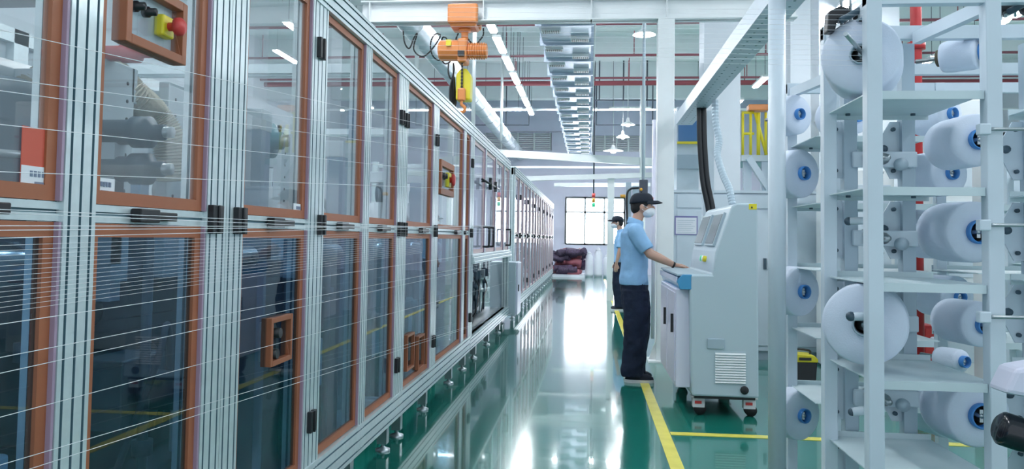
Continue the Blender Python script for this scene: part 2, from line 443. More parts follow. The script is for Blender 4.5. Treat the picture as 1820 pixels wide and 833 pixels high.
# far sections
ys = [12.55, 16.1, 19.6, 23.1, 26.4]
names = ['first pale enclosure section beyond the grey control box', 'second pale enclosure section beyond the grey control box',
         'pale enclosure section last but one towards the far window', 'last pale enclosure section at the far end of the row']
for k in range(4):
    ya, yb = ys[k] + .005, ys[k + 1] - .005; n = 4; stp = (yb - ya - .1) / n
    ps = [(ya + i * stp, ya + i * stp + .1) for i in range(n + 1)]
    cs = [(ps[i][1], ps[i + 1][0]) for i in range(n)]
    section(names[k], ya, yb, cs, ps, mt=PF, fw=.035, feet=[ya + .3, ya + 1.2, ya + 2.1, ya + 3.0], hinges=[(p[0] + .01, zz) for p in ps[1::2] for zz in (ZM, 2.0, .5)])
# openings and button panels on doors


def framed(y0, y1, z0, z1, parent, fw=.03, name='opening_frame', m=orange):
    x0, x1 = DX - .03, DX + .012
    g = MB().box((x0, y0, z0), (x1, y0 + fw, z1)).box((x0, y1 - fw, z0), (x1, y1, z1)).box((x0, y0 + fw, z0), (x1, y1 - fw, z0 + fw)).box((x0, y0 + fw, z1 - fw), (x1, y1 - fw, z1))
    return g.build(name, m, parent, bevel=.002)


pa = at(217, 60, X=DX); pb = at(326, 60, X=DX)
def button_panel(y0, y1, z0, z1, parent, fw):
    p = framed(y0, y1, z0, z1, parent, fw, 'control_panel')
    MB().box((DX - .04, y0 + fw, z0 + fw), (DX - .02, y1 - fw * 1.3, z1 - fw)).build('backplate', consolem, p)
    L = y1 - y0; zc = (z0 + z1) / 2
    for k in (.24, .42):
        MB().lathe((DX - .02, y0 + L * k, zc + .02), (1, 0, 0), [(0, L * .05), (.015, L * .05), (.018, L * .036), (.035, L * .036), (.037, 0)], 16).build('selector_knob', black, p)
    MB().cbox((DX - .005, y0 + L * .68, zc), (.03, L * .2, L * .2)).build('stop_collar', yellow, p, bevel=.006)
    MB().lathe((DX + .01, y0 + L * .68, zc), (1, 0, 0), [(0, L * .04), (.02, L * .04), (.022, L * .085), (.036, L * .085), (.044, L * .06), (.046, 0)], 20).build('stop_button', red, p)
    return p


zb_ = at(326, 118, X=DX).z; button_panel(pa.y, pb.y, zb_, 2 * at(293, 47, X=DX).z - zb_, s1, .025)
pa = at(779, 330, X=DX); pb = at(802, 330, X=DX)
button_panel(6.25, 6.25 + .62, 1.65, 1.93, s3, .05)
pa = at(477, 600, X=DX); pb = at(515, 600, X=DX)
fr_ = framed(pa.y, pb.y, at(477, 652, X=DX).z, at(477, 566, X=DX).z, s2, .02)
MB().box((DX - .05, pa.y + .03, at(477, 645, X=DX).z), (DX - .04, pb.y - .03, at(477, 575, X=DX).z)).build('backplate', consolem, fr_)
MB().tube([(DX - .04, pa.y + .07, .92), (DX + .02, pa.y + .07, .92)], .02, 10).tube([(DX - .04, pa.y + .07, .84), (DX + .01, pa.y + .07, .84)], .02, 10).box((DX - .04, pa.y + .1, .8), (DX - .01, pa.y + .13, .98)).build('socket', black, fr_)
for q0, q1 in ((721, 734), (741, 752)):
    ya = at(q0, 630, X=DX).y; yb = at(q1, 620, X=DX).y; z = at(q0, 628, X=DX).z
    p = framed(ya, yb, z - .12, z + .12, s3, .016)
    MB().box((DX - .04, ya + .03, z - .09), (DX - .03, yb - .03, z + .09)).build('backplate', palem, p)
    MB().box((DX - .03, (ya + yb) / 2 - .03, z - .06), (DX + .0, (ya + yb) / 2 + .03, z + .06)).build('socket', black, p)
# tags stuck on the glass


def sheet(p0, p1, pyt, pyb, label, m, name='notice_sheet', marks=0, redtop=False):
    ya, yb = at(p0, (pyt + pyb) / 2, X=DX).y, at(p1, (pyt + pyb) / 2, X=DX).y; zt, zb = at((p0 + p1) / 2, pyt, X=DX).z, at((p0 + p1) / 2, pyb, X=DX).z
    x = DX + .001; t = thing(name, label, 'label', (x, ya, zb))
    MB().box((x - .008, ya, zb), (x - .006, yb, zt)).build('sheet', m, t)
    if redtop: MB().box((x - .0065, ya, zb), (x - .005, yb, zb + (zt - zb) * .38)).build('white_field', paper, t)
    g = MB(); L = yb - ya; h = (zt - zb) * (.38 if redtop else 1)
    for k in range(5): g.box((x - .006, ya + L * (.25 + .12 * k), zb + h * .55), (x - .004, ya + L * (.33 + .12 * k), zb + h * .8))
    g.box((x - .006, ya + L * .4, zb + h * .25), (x - .004, ya + L * .7, zb + h * .35)); g.box((x - .006, ya + L * .05, zb), (x - .004, ya + L * .95, zb + h * .12))
    g.build('print', ink, t)
    return t


sheet(42, 100, 228, 338, 'red and white tag stuck on the nearest upper door glass', redtag, 'warning_tag', redtop=True)
sheet(166, 207, 316, 350, 'white printed label at the lower corner of the second upper door', paper)
sheet(524, 541, 362, 385, 'small white label low on the third upper door glass', paper)

# ================================================================ machinery inside the enclosure


def roller_stand(y, L, label, kind):
    t = thing('roller_stand', label, 'machine', (-2.2, y, 0), 'roller stands inside the enclosure')
    MB().box((-2.9, y, .02), (-1.6, y + L, .42)).box((-2.8, y + .05, .42), (-1.75, y + L - .05, .6)).build('bed', navy, t, bevel=.02)
    for yy in (y + .06, y + L - .1):
        MB().prism([(-2.85, .6), (-1.7, .6), (-1.75, 1.2), (-2.0, 1.32), (-2.7, 1.32), (-2.85, 1.1)], 'Y', yy, yy + .04).build('side_plate', darkm, t, bevel=.008)
    for k, (x, z, r) in enumerate(((-1.95, 1.12, .075), (-2.25, .95, .09), (-2.55, 1.14, .075), (-1.95, .76, .06))):
        MB().lathe((x, y + .1, z), (0, 1, 0), [(0, .0), (0, r), (L - .2, r), (L - .2, 0)], 24).build('roller', [bluesteel, steel][k % 2], t)
    g = MB().box((-1.74, y + L * .2, .62), (-1.58, y + L * .45, .86)).lathe((-1.58, y + L * .33, .74), (1, 0, 0), [(0, .07), (.16, .07), (.17, .05), (.2, .05), (.2, 0)], 20)
    g.build('motor', darkm if kind else tealm, t, bevel=.006)
    for k in range(3):
        yy = y + L * (.2 + .3 * k)
        MB().tube([(-1.5, yy, .02), (-1.5, yy, 1.28)], .018, 8).lathe((-1.5, yy, .55 + .2 * k), (0, 0, 1), [(0, .018), (0, .035), (.05, .035), (.05, .018)], 12).build('guide_rod', darkm, t)
    g = MB().tube(arc([(-1.55, y + .15, .5), (-1.45, y + .2, .85), (-1.47, y + .3, .98), (-1.5, y + .38, .8), (-1.55, y + .4, .6)], 6), .012, 8)
    g.build('hose', darkpipe, t)
    MB().box((-1.62, y + L * .55, .45), (-1.5, y + L * .75, .72)).build('junction_box', palem, t, bevel=.01)
    MB().lathe((-1.5, y + L * .62, 1.2), (0, 1, 0), [(0, 0), (0, .05), (L * .3, .05), (L * .3, 0)], 16).build('cylinder', steel, t)
    return t


labs = ['nearest dark roller stand behind the lower left door', 'roller stand behind the orange framed second lower door', 'dark roller stand behind the lower door with the opening',
        'roller stand behind the fourth lower door', 'roller stand behind the lower door with the two sockets', 'furthest dark roller stand before the open bay']
for (y, L), lb in zip(((1.2, 1.0), (2.35, 1.1), (3.6, 1.05), (4.8, 1.1), (6.0, .9), (7.05, .75)), labs):
    roller_stand(y, L, lb, random.random() < .5)


def hose(pts, r, m, parent=None, name='corrugated_hose'):
    P = arc(pts, 26); rs = [r * (1 if i % 2 else .84) for i in range(len(P))]
    return MB().tube(P, rs, 18, sm=False).build(name, m, parent)


h = hose([at(190, 120, X=-1.95), at(230, 165, X=-1.85), at(272, 205, X=-1.8), at(300, 250, X=-1.75), at(305, 320, X=-1.75)], .07, beige)
tag(h, 'beige corrugated hose curving behind the second upper door', 'hose')
h = hose([at(0, 190, X=-2.3), at(60, 150, X=-2.25), at(105, 118, X=-2.2), at(135, 90, X=-2.2)], .06, beige)
tag(h, 'beige corrugated hose behind the nearest upper door', 'hose')
# white horizontal duct, blue-grey drum, dark hopper behind first doors
g = MB().tube([(-2.6, .8, 1.93), (-2.6, 4.6, 1.98)], .1, 24)
tag(g.build('round_duct', white), 'white round pipe running behind the upper doors', 'pipe')
t = thing('drum_tank', 'blue grey drum standing behind the nearest upper door', 'tank', (-1.7, 1.5, 1.0))
c = at(50, 240, X=-1.62)
MB().lathe((c.x - .12, c.y, 1.3), (0, 0, 1), [(0, 0), (0, .2), (.36, .2), (.42, .17), (.44, .1), (.44, 0)], 32).build('drum', darkm, t)
MB().lathe((c.x - .12, c.y, 1.5), (0, 0, 1), [(0, .2), (0, .21), (.02, .21), (.02, .2)], 32).build('band', steel, t)
MB().box((c.x - .3, c.y - .18, 1.27), (c.x + .06, c.y + .2, 1.3)).build('base', navy, t)
t = thing('extraction_hood', 'dark blue grey hood hanging at the top behind the nearest upper door', 'hood', (-2.3, 2.0, 2.2))
MB().prism([(1.2, 2.28), (3.2, 2.35), (3.0, 2.22), (1.9, 2.12), (1.2, 2.14)], 'X', -2.5, -2.1).build('hood', darkm, t, bevel=.01)
MB().box((-2.4, 1.6, 2.12), (-2.15, 2.0, 2.2)).build('motor', navy, t, bevel=.02)
# perforated upright plates


def perf(y, z0, z1, label):
    t = thing('perforated_frame', label, 'machine frame', (-1.7, y, 1.3), 'perforated white frames inside the enclosure')
    MB().box((-1.85, y, z0 - .25), (-1.80, y + .22, z1)).box((-2.3, y + .2, z1 - .14), (-1.8, y + .24, z1)).box((-2.35, y, z0 - .25), (-2.3, y + .22, z1)).build('plate', palem, t, bevel=.004)
    g = MB()
    for k in range(int((z1 - z0) / .07)):
        for yy in (y + .05, y + .17): g.lathe((-1.799, yy, z0 + .03 + k * .07), (1, 0, 0), [(0, .0075), (.002, .0075), (.002, 0)], 8)
    g.build('bolt_hole', black, t)['kind'] = 'stuff'
    return t


perf(2.72, 1.36, 1.95, 'white perforated upright plate behind the second upper door')
perf(3.2, 1.36, 1.95, 'white perforated upright plate behind the third upper door')
perf(4.45, 1.4, 1.85, 'white perforated upright plate behind the fifth upper door')


def servo(px, py, X, r, label, m=tealm):
    c = at(px, py, X=X)
    t = thing('servo_motor', label, 'motor', c, 'motors inside the enclosure')
    MB().lathe(c, (1, 0, 0), [(-.1, 0), (-.1, r * .8), (.02, r * .8), (.03, r), (.09, r), (.1, r * .5), (.14, r * .5), (.14, 0)], 24).build('housing', m, t)
    MB().lathe(c, (1, 0, 0), [(.1, r * .35), (.17, r * .35), (.17, 0)], 14).build('shaft', steel, t)
    MB().box((c.x - .12, c.y - .03, c.z - r - .4), (c.x - .02, c.y + .03, c.z - r * .7)).build('bracket', palem, t)
    return t


servo(224, 235, -1.6, .055, 'dark blue disc motor behind the second upper door', darkm)
servo(222, 300, -1.6, .055, 'lower disc motor behind the second upper door', darkm)
servo(455, 250, -1.7, .09, 'teal motor behind the third upper door')
servo(610, 330, -1.8, .1, 'motor behind the fourth upper door', darkm)
servo(690, 345, -1.8, .1, 'motor behind the fifth upper door', darkm)
servo(745, 350, -1.9, .1, 'motor behind the sixth upper door', tealm)
servo(205, 95, -1.7, .035, 'small red knob valve near the stop button panel', red)
# upper cross machine: pale beams, steel plates
for k, (y, lb) in enumerate(((3.465, 'pale tension frame behind the third and fourth upper doors'), (4.67, 'pale tension frame behind the fifth upper door'), (6.915, 'pale tension frame behind the sixth upper door'))):
    t = thing('tension_frame', lb, 'machine frame', (-2.4, y, 1.3), 'tension frames inside the enclosure')
    MB().box((-2.88, y, 1.78), (-1.5, y + .12, 1.88)).build('beam', palem, t, bevel=.005)
    MB().box((-1.6, y, .0), (-1.5, y + .1, 1.78)).build('upright', bluesteel, t)
    MB().box((-2.88, y, .0), (-2.8, y + .1, 1.78)).build('upright', bluesteel, t)
    MB().tube([(-1.9, y + .05, 1.78), (-1.7, y + .6, 1.4)], .025, 10).build('strut', steel, t)
    MB().lathe((-1.95, y + .05, 1.5), (0, 1, 0), [(0, 0), (0, .1), (.7, .1), (.7, 0)], 24).build('roller', palem, t)
    MB().box((-2.2, y + .1, 1.335), (-1.6, y + .7, 1.375)).build('tray', darkm, t)
# tall dark cabinet blocks behind (they make the depth of the lower windows)
for k, (y0, y1) in enumerate(((.9, 3.0), (3.1, 5.4), (5.5, 7.8))):
    t = thing('drive_cabinet', ['nearest dark drive cabinet at the back of the enclosure', 'middle dark drive cabinet at the back of the enclosure', 'furthest dark drive cabinet at the back of the enclosure'][k],
              'cabinet', (-3.05, y0, 0), 'drive cabinets at the back of the enclosure')
    MB().box((-3.15, y0, .02), (-2.92, y1, 1.3)).build('body', navy, t, bevel=.01)
    for j in range(3):
        yy = y0 + .08 + j * (y1 - y0 - .1) / 3
        MB().box((-2.92, yy, .15), (-2.905, yy + (y1 - y0) / 3 - .12, 1.2)).build('door', darkm, t, bevel=.004)

# ================================================================ threads in front of the enclosure
XT = XF + .07
k = 0
lines = [(53, 156), (139, 200), (161, 224), (221, 270), (305, 322), (372, 391), (378, 397), (401, 402), (409, 405), (423, 411),
         (576, 508), (635, 546), (663, 562), (741, 619), (826, 690), (850, 702)] + [(436 + 9.2 * i, 421 + 5.3 * i) for i in range(14)]  # the closely spaced set models thread reflections in the lower glass
for k, (ya, yb) in enumerate(lines):
    A = at(0, ya, X=XT + .004 * (k % 3)); B = at(460, yb, X=XT + .004 * (k % 3)); d = (B - A)
    P = A - d * (.35 / d.y); y_end = 11.5 if k < 16 else 5.2
    Q = A + d * ((y_end - A.y) / d.y)
    o = MB().tube([P, A, B, Q], .00085 if k < 16 else .0004, 5).build('thread', thread_m)
    tag(o, 'fine white line standing for a thread reflected in the lower door glass' if k >= 16 else
        'single bright white thread stretched along the glazed enclosure', 'thread', 'fine closely spaced thread reflections before the doors' if k >= 16 else 'bright threads before the doors')
for k in range(12):
    py = 12 + k * 8.5
    A = at(668 + k * 8, py, Y=3.4); B = at(1560, py + 6 + k * .5, Y=2.62)
    o = MB().tube([A, B], .0005, 5).build('thread', thread_m)
    tag(o, 'faint thread crossing high above the aisle to the bobbin rack', 'thread', 'faint threads crossing above the aisle')

# ================================================================ overhead
# fluorescent fixtures


def fixture(loc, along, label, group):
    d = Vector((0, 1, 0)) if along == 'Y' else Vector((1, 0, 0)); c = Vector(loc); L = 1.24
    t = thing('fluorescent_light', label, 'ceiling light', loc, group)
    MB().beam(c - d * L / 2, c + d * L / 2, .16, .05).build('housing', white, t)
    MB().beam(c - d * (L / 2 - .03) - Vector((0, 0, .035)), c + d * (L / 2 - .03) - Vector((0, 0, .035)), .11, .03).build('tube', tube, t)
    for q_ in (.5, -.5): MB().tube([c + d * q_ + Vector((0, 0, .025)), (c.x + d.x * q_, c.y + d.y * q_, ZC)], .006, 6).build('hanger', darkpipe, t)
    return t


ZLt = 5.1
fx0 = fixture((-1.78, 13.6, ZLt), 'Y', 'lit tube in the row that runs along the aisle ceiling', 'tubes of the row above the enclosure')


def fx_copy(src, loc, label, group):
    c = copy_tree(src); c.location = loc; c['label'] = label; c['group'] = group; return c


for y in (2, 4.5, 7, 9.5, 12.2, 15.2, 16.8, 18.4, 20.0, 21.6, 23.2): fx_copy(fx0, (-1.78, y, ZLt), fx0['label'], fx0['group'])
for y in (1, 4, 7, 10, 13, 16, 19, 22): fx_copy(fx0, (4.0, y, ZLt), 'lit tube in the ceiling row beside the white columns', 'tubes of the row beside the white columns')
for y in (1, 3.5, 6, 8.5, 10.2, 11.6, 13.0, 14.4, 15.8, 17.2, 19, 21): fx_copy(fx0, (at(1700, 80, Z=ZLt).x, y, ZLt), 'lit tube in the ceiling row seen behind the bobbin rack', 'tubes of the row behind the bobbin rack')
for y in (2, 6, 10, 14, 18, 22): fx_copy(fx0, (-5.4, y, ZLt), 'lit tube in the ceiling row over the far side of the enclosure', 'tubes of the row beyond the enclosure')
fx1 = fixture(tuple(at(1120, 192, Y=23.4)), 'X', 'lit tube hung crosswise between the grille duct and the column', 'crosswise tubes at the far end')
for px in (892, 1030 - 5, 1210, 800, 1400): fx_copy(fx1, tuple(at(px, 193, Y=23.4)), 'lit tube hung crosswise, left of the grille duct' if px < 1000 else 'lit tube hung crosswise near the columns', 'crosswise tubes at the far end')
MB_b = MB().box((XL, 23.5, 5.14), (XR, 23.56, 5.2)); tag(MB_b.build('light_rail', white), 'thin white rail that carries the crosswise tubes', 'rail')


def dish(px, py, y, r, label, cord=True):
    c = at(px, py, Y=y); t = thing('dish_lamp', label, 'pendant lamp', c, 'dish pendant lamps')
    MB().lathe(c, (0, 0, 1), [(-.0, r), (.03, r * .85), (.09, r * .25), (.14, r * .2), (.2, r * .15), (.2, 0)], 28).build('lamp_shade', white, t)
    MB().ball((c.x, c.y, c.z + .0), (r * .32, r * .32, r * .25), 14).build('bulb', tube, t)
    MB().tube([(c.x, c.y, c.z + .2), (c.x, c.y, ZC)], .008, 6).build('cord', white, t)


dish(1145, 62, 12.5, .18, 'lit dish lamp hanging left of the white gantry column')
dish(1116, 222, 22, .2, 'dish lamp hanging above the louvred window')
dish(1107, 244, 24, .2, 'lower dish lamp near the louvred window')
dish(1090, 268, 26, .33, 'wide bright dome lamp above the white cross beam')
# red pipes
for k, (py, y, r, lb) in enumerate(((43, 15.7, .03, 'topmost maroon pipe crossing below the ceiling'), (99, 18.4, .03, 'second maroon pipe from the top crossing the ceiling'),
                                    (139, 20.6, .03, 'thin maroon pipe just above the thick red pipe'), (148, 20.9, .065, 'thick red pipe crossing below the ceiling'))):
    z = at(1000, py, Y=y).z
    g = MB().tube([(XL, y, z), (XR, y, z)], r, 12)
    for x in range(-8, 13, 3): g.tube([(x, y, z), (x, y, ZC if y not in () else ZC)], .012, 6)
    tag(g.build('sprinkler_pipe', maroon if k < 3 else redfar), lb, 'pipe')
# dark conduit loops
for (x0, z0, x1, z1, lb) in ((740, 175, 940, 222, 'leftmost dark conduit loop in front of the far wall'), (900, 178, 1000, 234, 'dark conduit loop just left of the grille duct'), (1060, 205, 1160, 222, 'dark conduit loop right of the grille duct')):
    a = at(x0, z0, Y=25); b = at(x1, z1, Y=25)
    tag(MB().tube([(a.x, 25, ZC - .01), (a.x, 25, b.z), (b.x, 25, b.z), (b.x, 25, ZC - .01)], .02, 6).build('conduit', darkpipe), lb, 'conduit')
a = at(1055, 178, Y=22.6); b = at(1200, 178, Y=22.6)
t = thing('conduit', 'straight dark conduit on droppers below the ceiling right of the duct', 'conduit', a)
MB().tube([(a.x, 22.6, a.z), (b.x, 22.6, a.z)], .02, 6).build('pipe', darkpipe, t)
for px in (1065, 1108, 1150): p = at(px, 178, Y=22.6); MB().tube([(p.x, 22.6, a.z), (p.x, 22.6, ZC - .01)], .02, 6).build('dropper', darkpipe, t)
# big silver duct
a = at(738, 48, Y=11.6); g = MB(); P = [(a.x, y, a.z) for y in (4.5, 8, 11.6, 15, 19, 23, 27, 29.9)]
g.tube(P, .2, 24)
for y in range(5, 30, 1): g.lathe((a.x, y + .3, a.z), (0, 1, 0), [(-.02, .2), (-.02, .21), (.02, .21), (.02, .2)], 24)
tag(g.build('air_duct', foil), 'long silver round air duct above the enclosure', 'duct')
# grille duct
y0, y1, zb = 9.4, 26.5, 4.2
xa = at(1050, 120, Z=zb).x; xc = at(975, 120, Z=zb).x
DW0, DW1 = xc, xa + .0
t = thing('supply_duct', 'galvanised box duct with side by side air grilles above the aisle', 'duct', ((DW0 + DW1) / 2, y0, zb))
MB().box((DW0, y0, zb), (DW1, y1, zb + .35)).build('body', zinc, t)
n = 16
for k in range(n + 1):
    y = y0 + (y1 - y0) * k / n; MB().box((DW0 - .04, y - .02, zb - .05), (DW1 + .04, y + .02, zb + .38)).build('flange', zinc, t)
for k in range(n):
    y = y0 + (y1 - y0) * (k + .5) / n
    for s_ in ((0,) if k % 2 == 0 else (1,)) if k > 20 else (0, 1):
        xm = DW0 + .16 if s_ == 0 else DW1 - .16; yy = y + (-.25 if s_ == 0 else .25)
        gr = MB().box((xm - .13, yy - .09, zb - .05), (xm + .13, yy + .09, zb)).build('grille', white, t)
        g = MB()
        for j in range(8): g.box((xm - .115 + j * .03, yy - .065, zb - .055), (xm - .097 + j * .03, yy + .065, zb - .049))
        g.build('slot', black, gr)
MB().tube([(DW1 + .05, y0, zb + .02), (DW1 + .05, y1, zb + .02)], .015, 6).build('rail', white, t)
g = MB()
for k in range(0, n + 1, 2):
    y = y0 + (y1 - y0) * k / n
    for x in (DW0 - .03, DW1 + .03): g.tube([(x, y, zb + .3), (x, y, ZC)], .008, 6)
g.build('hanger', darkpipe, t)

# gantry across the aisle with the hoist
YG = 8.68
zt, zb2 = at(900, 2, Y=YG).z, at(900, 40, Y=YG).z
t = thing('gantry_beam', 'white steel gantry beam spanning the aisle overhead', 'beam', (-2.6, YG, zb2))
g = MB().box((-2.6, YG - .09, zb2), (2.2, YG + .09, zb2 + .015)).box((-2.6, YG - .09, zt - .015), (2.2, YG + .09, zt)).box((-2.6, YG - .01, zb2), (2.2, YG + .01, zt))
for x in (-2.5, -1.2, 0, .82, 2.1): g.box((x - .006, YG - .085, zb2), (x + .006, YG + .085, zt))
g.build('girder', white, t)
MB().box((-2.62, YG - .12, zb2 - .3), (-2.6 + .12, YG + .12, zb2)).build('end_plate', white, t)
a = at(1166, 400, Y=YG).x; b = at(1196, 400, Y=YG).x
t = thing('gantry_column', 'square white steel column carrying the gantry beam', 'column', ((a + b) / 2, YG, 0))
MB().box((a, YG - .09, .015), (b, YG + .09, zb2)).build('shaft', white, t, bevel=.008)
MB().box((a - .08, YG - .16, 0), (b + .14, YG + .16, .02)).build('base_plate', white, t)
MB().prism([(a - .07, .02), (a, .02), (a, .22)], 'Y', YG - .01, YG + .01).prism([(b + .12, .02), (b, .02), (b, .22)], 'Y', YG - .01, YG + .01).build('gusset', white, t)
MB().tube([(a - .035, YG - .1, .25), (a - .035, YG - .1, 2.6)], .02, 8).build('conduit', consoled, t)
# left support at the beam's left end stands behind the enclosure
MB_c = MB().box((-2.62, YG - .05, 0), (-2.5, YG + .05, zb2 - .3))
tag(MB_c.build('gantry_column', white), 'white column behind the enclosure under the left end of the gantry beam', 'column')
# hoist
hx = at(824, 100, Y=YG); sc = YG / F


def HP(px, py, dy=0): p = at(px, py, Y=YG + dy); return p


t = thing('chain_hoist', 'orange electric chain hoist with yellow chain bag under the gantry beam', 'hoist', (hx.x, YG, zb2))
p0, p1 = HP(800, 48), HP(853, 14)
MB().box((p0.x, YG - .19, p0.z), (p1.x, YG - .1, p1.z)).box((p0.x, YG + .1, p0.z), (p1.x, YG + .19, p1.z)).box((p0.x + .02, YG - .15, p0.z - .03), (p1.x - .02, YG + .15, p0.z + .02)).build('trolley', hoist_o, t, bevel=.02)
g = MB()
for px in (807, 846):
    for dy in (-.075, .075): q = HP(px, 40); g.lathe((q.x, YG + dy - .015, zb2 + .06), (0, 1, 0), [(0, 0), (0, .045), (.03, .045), (.03, 0)], 18)
g.build('wheel', steel, t)
q0, q1 = HP(826, 50), HP(826, 74)
MB().tube([q0, q1], .04, 14).lathe(HP(826, 54), (0, 0, 1), [(-.02, 0), (-.02, .07), (.01, .07), (.01, 0)], 18).build('swivel', hoist_o, t)
m0, m1 = HP(780, 90), HP(818, 90)
MB().lathe(m0, (1, 0, 0), [(0, 0), (0, .09), (.02, .115), (m1.x - m0.x - .01, .12), (m1.x - m0.x, .12), (m1.x - m0.x, 0)], 12, sm=False).build('motor', hoist_o, t)
g0, g1 = HP(816, 92), HP(832, 92)
MB().box((g0.x, YG - .12, g0.z - .14), (g1.x, YG + .12, g0.z + .13)).build('gearbox', hoist_o, t, bevel=.02)
d0, d1 = HP(830, 91), HP(866, 92); L = d1.x - d0.x; pr = [(0, 0)]
for k in range(8): pr += [(L * k / 8.5, .095), (L * k / 8.5 + .012, .095), (L * k / 8.5 + .012, .08), (L * (k + 1) / 8.5 - .001, .08)]
pr += [(L * .95, .09), (L, .07), (L, 0)]
MB().lathe(d0, (1, 0, 0), pr, 24).build('drum', hoist_o, t)
q = HP(801, 81); MB().box((q.x - .03, YG - .135, q.z - .035), (q.x + .03, YG - .118, q.z + .035)).build('label_plate', yellow, t)
b0, b1 = HP(810, 178), HP(837, 128)
MB().prism([(b0.x, b0.z), (b1.x, b0.z), (b1.x, b1.z - .03), (b1.x - .05, b1.z + .04), (b0.x + .05, b1.z + .04), (b0.x, b1.z - .03)], 'Y', YG - .02, YG + .16).build('chain_bag', yellow, t, bevel=.02)
g = MB(); q = HP(823, 100); q2 = HP(823, 160); n = 20
for k in range(n):
    z = q.z + (q2.z - q.z) * k / n
    if k % 2: g.beam((q.x, YG - .05, z), (q.x, YG - .05, z - .022), .012, .024)
    else: g.beam((q.x, YG - .05, z), (q.x, YG - .05, z - .022), .024, .012)
g.box((q.x - .035, YG - .16, q.z - .03), (q.x + .035, YG - .12, q.z + .03)); g.build('chain', black, t)
q = HP(822, 160); MB().cbox((q.x, YG - .05, q.z - .06), (.085, .07, .14)).build('hook_block', hoist_o, t, bevel=.015)
H = Vector((q.x, YG - .05, q.z - .13)); pts = [H, H + Vector((.0, 0, -.04)), H + Vector((.035, 0, -.075)), H + Vector((.03, 0, -.115)), H + Vector((-.01, 0, -.13)), H + Vector((-.045, 0, -.105))]
MB().tube(arc(pts, 6), [.014 + .006 * math.sin(i / 30 * PI) for i in range(31)], 10).build('hook', hoist_o, t)
# festoon cable
g = MB()
P = [HP(712, 48), HP(714, 70), HP(722, 80), HP(730, 60), HP(735, 52), HP(728, 80), HP(745, 92), HP(765, 72), HP(775, 52), HP(764, 50), HP(756, 65), HP(758, 85), HP(770, 95), HP(783, 80), HP(784, 56), HP(775, 52), HP(770, 80), HP(778, 98), HP(790, 90), HP(793, 60)]
g.tube([p + Vector((0, .12 + .003 * i, 0)) for i, p in enumerate(arc(P, 6))], .009, 6)
P = [HP(812, 55), HP(808, 66), HP(815, 70), HP(825, 62), HP(835, 72), HP(842, 76), HP(856, 60), HP(857, 46)]
g.tube([p + Vector((0, .1, 0)) for p in arc(P, 6)], .009, 6)
tag(g.build('festoon_cable', black), 'black looped cable hanging left of the orange hoist', 'cable')
g = MB()
P = [HP(797, 112), HP(797, 130), HP(802, 140), HP(807, 125), HP(806, 112)]; g.tube(arc(P, 6), .009, 6)
for k in range(5): P = [HP(805, 135), HP(800 + k * 1.5, 155), HP(800 + k * 2, 178), HP(806, 188)]; g.tube([p + Vector((0, .02 * k, 0)) for p in arc(P, 5)], .011, 6)
g.tube([HP(806, 112), HP(806, 135), HP(806, 190)], .009, 6)
tag(g.build('pendant_cable', black), 'bundled black cable hanging beside the yellow chain bag', 'cable')
# further white beams
for (x0, y0_, x1, y1_, yy, h, lb) in ((880, 272, 1165, 289, 21.5, .2, 'white cross beam below the louvred windows'), (915, 318, 1160, 310, 17.0, .1, 'slanting white beam beyond the hoist'),
                                      (900, 297, 1150, 297, 25, .06, 'thin white cross pipe near the far wall'), (985, 328, 1140, 328, 27, .12, 'pale cross rail above the far window')):
    a = at(x0, y0_, Y=yy); b = at(x1, y1_, Y=yy); b.x += .3
    tag(MB().beam(a, b, .14, h).build('cross_beam', white), lb, 'beam')
a = at(1085, 400, Y=17.2)
g = MB().box((a.x - .07, 17.0, 0), (a.x + .07, 17.2, at(1085, 315, Y=17.2).z)); tag(g.build('steel_column', white), 'slim white column standing behind the second worker', 'column')
a = at(1142, 300, Y=21.5)
g = MB().box((a.x - .07, 21.4, 0), (a.x + .07, 21.6, ZC)); tag(g.build('steel_column', white), 'slim tall column just left of the gantry column', 'column')
for px, y in ((741, 12.0), (843, 13.0), (893, 20)):
    a = at(px, 100, Y=y); g = MB().tube([(a.x, y, at(px, 250 if px > 800 else 122, Y=y).z), (a.x, y, ZC)], .035, 10)
    tag(g.build('hanger_post', white), {741: 'white ceiling post beside the looped cable', 843: 'white ceiling post behind the orange hoist', 893: 'furthest white ceiling post above the enclosure'}[px], 'post')

# perforated cable tray and its posts
TZ = 2.54; tx0, tx1 = .915, 1.09
t = thing('cable_tray', 'long perforated white cable tray running overhead along the aisle', 'cable tray', (1.0, 3.6, TZ))
MB().box((tx0, 3.6, TZ), (tx1, 8.55, TZ + .006)).box((tx0, 3.6, TZ + .006), (tx0 + .006, 8.55, TZ + .12)).box((tx1 - .006, 3.6, TZ + .006), (tx1, 8.55, TZ + .12)).build('trough', rackw, t)
g = MB()
for k in range(46):
    y = 3.7 + k * .105
    for x in (tx0 + .05, tx1 - .05): g.lathe((x, y, TZ - .001), (0, 0, 1), [(0, 0), (0, .008), (.0005, .008)], 8)
g.build('perforation', teal, t)['kind'] = 'stuff'
a = at(1381, 400, Y=3.8)
t = thing('round_post', 'round white steel post standing in front of the bobbin rack', 'post', (a.x + .0, 3.8, 0))
MB().tube([(a.x, 3.8, .01), (a.x, 3.8, TZ - .02)], .04, 28).build('tube', rackw, t)
MB().box((a.x - .08, 3.72, 0), (a.x + .08, 3.88, .012)).build('base_plate', rackw, t)
MB().box((a.x - .09, 3.74, TZ - .02), (a.x + .1, 3.86, TZ - .002)).build('head_plate', rackw, t)
a = at(1258, 300, Y=7.65)
t = thing('square_post', 'slim square white post behind the console under the cable tray', 'post', (a.x, 7.65, 0))
MB().box((a.x - .05, 7.6, .01), (a.x + .05, 7.7, TZ)).build('tube', rackw, t); MB().box((a.x - .1, 7.55, 0), (a.x + .1, 7.75, .012)).build('base_plate', rackw, t)
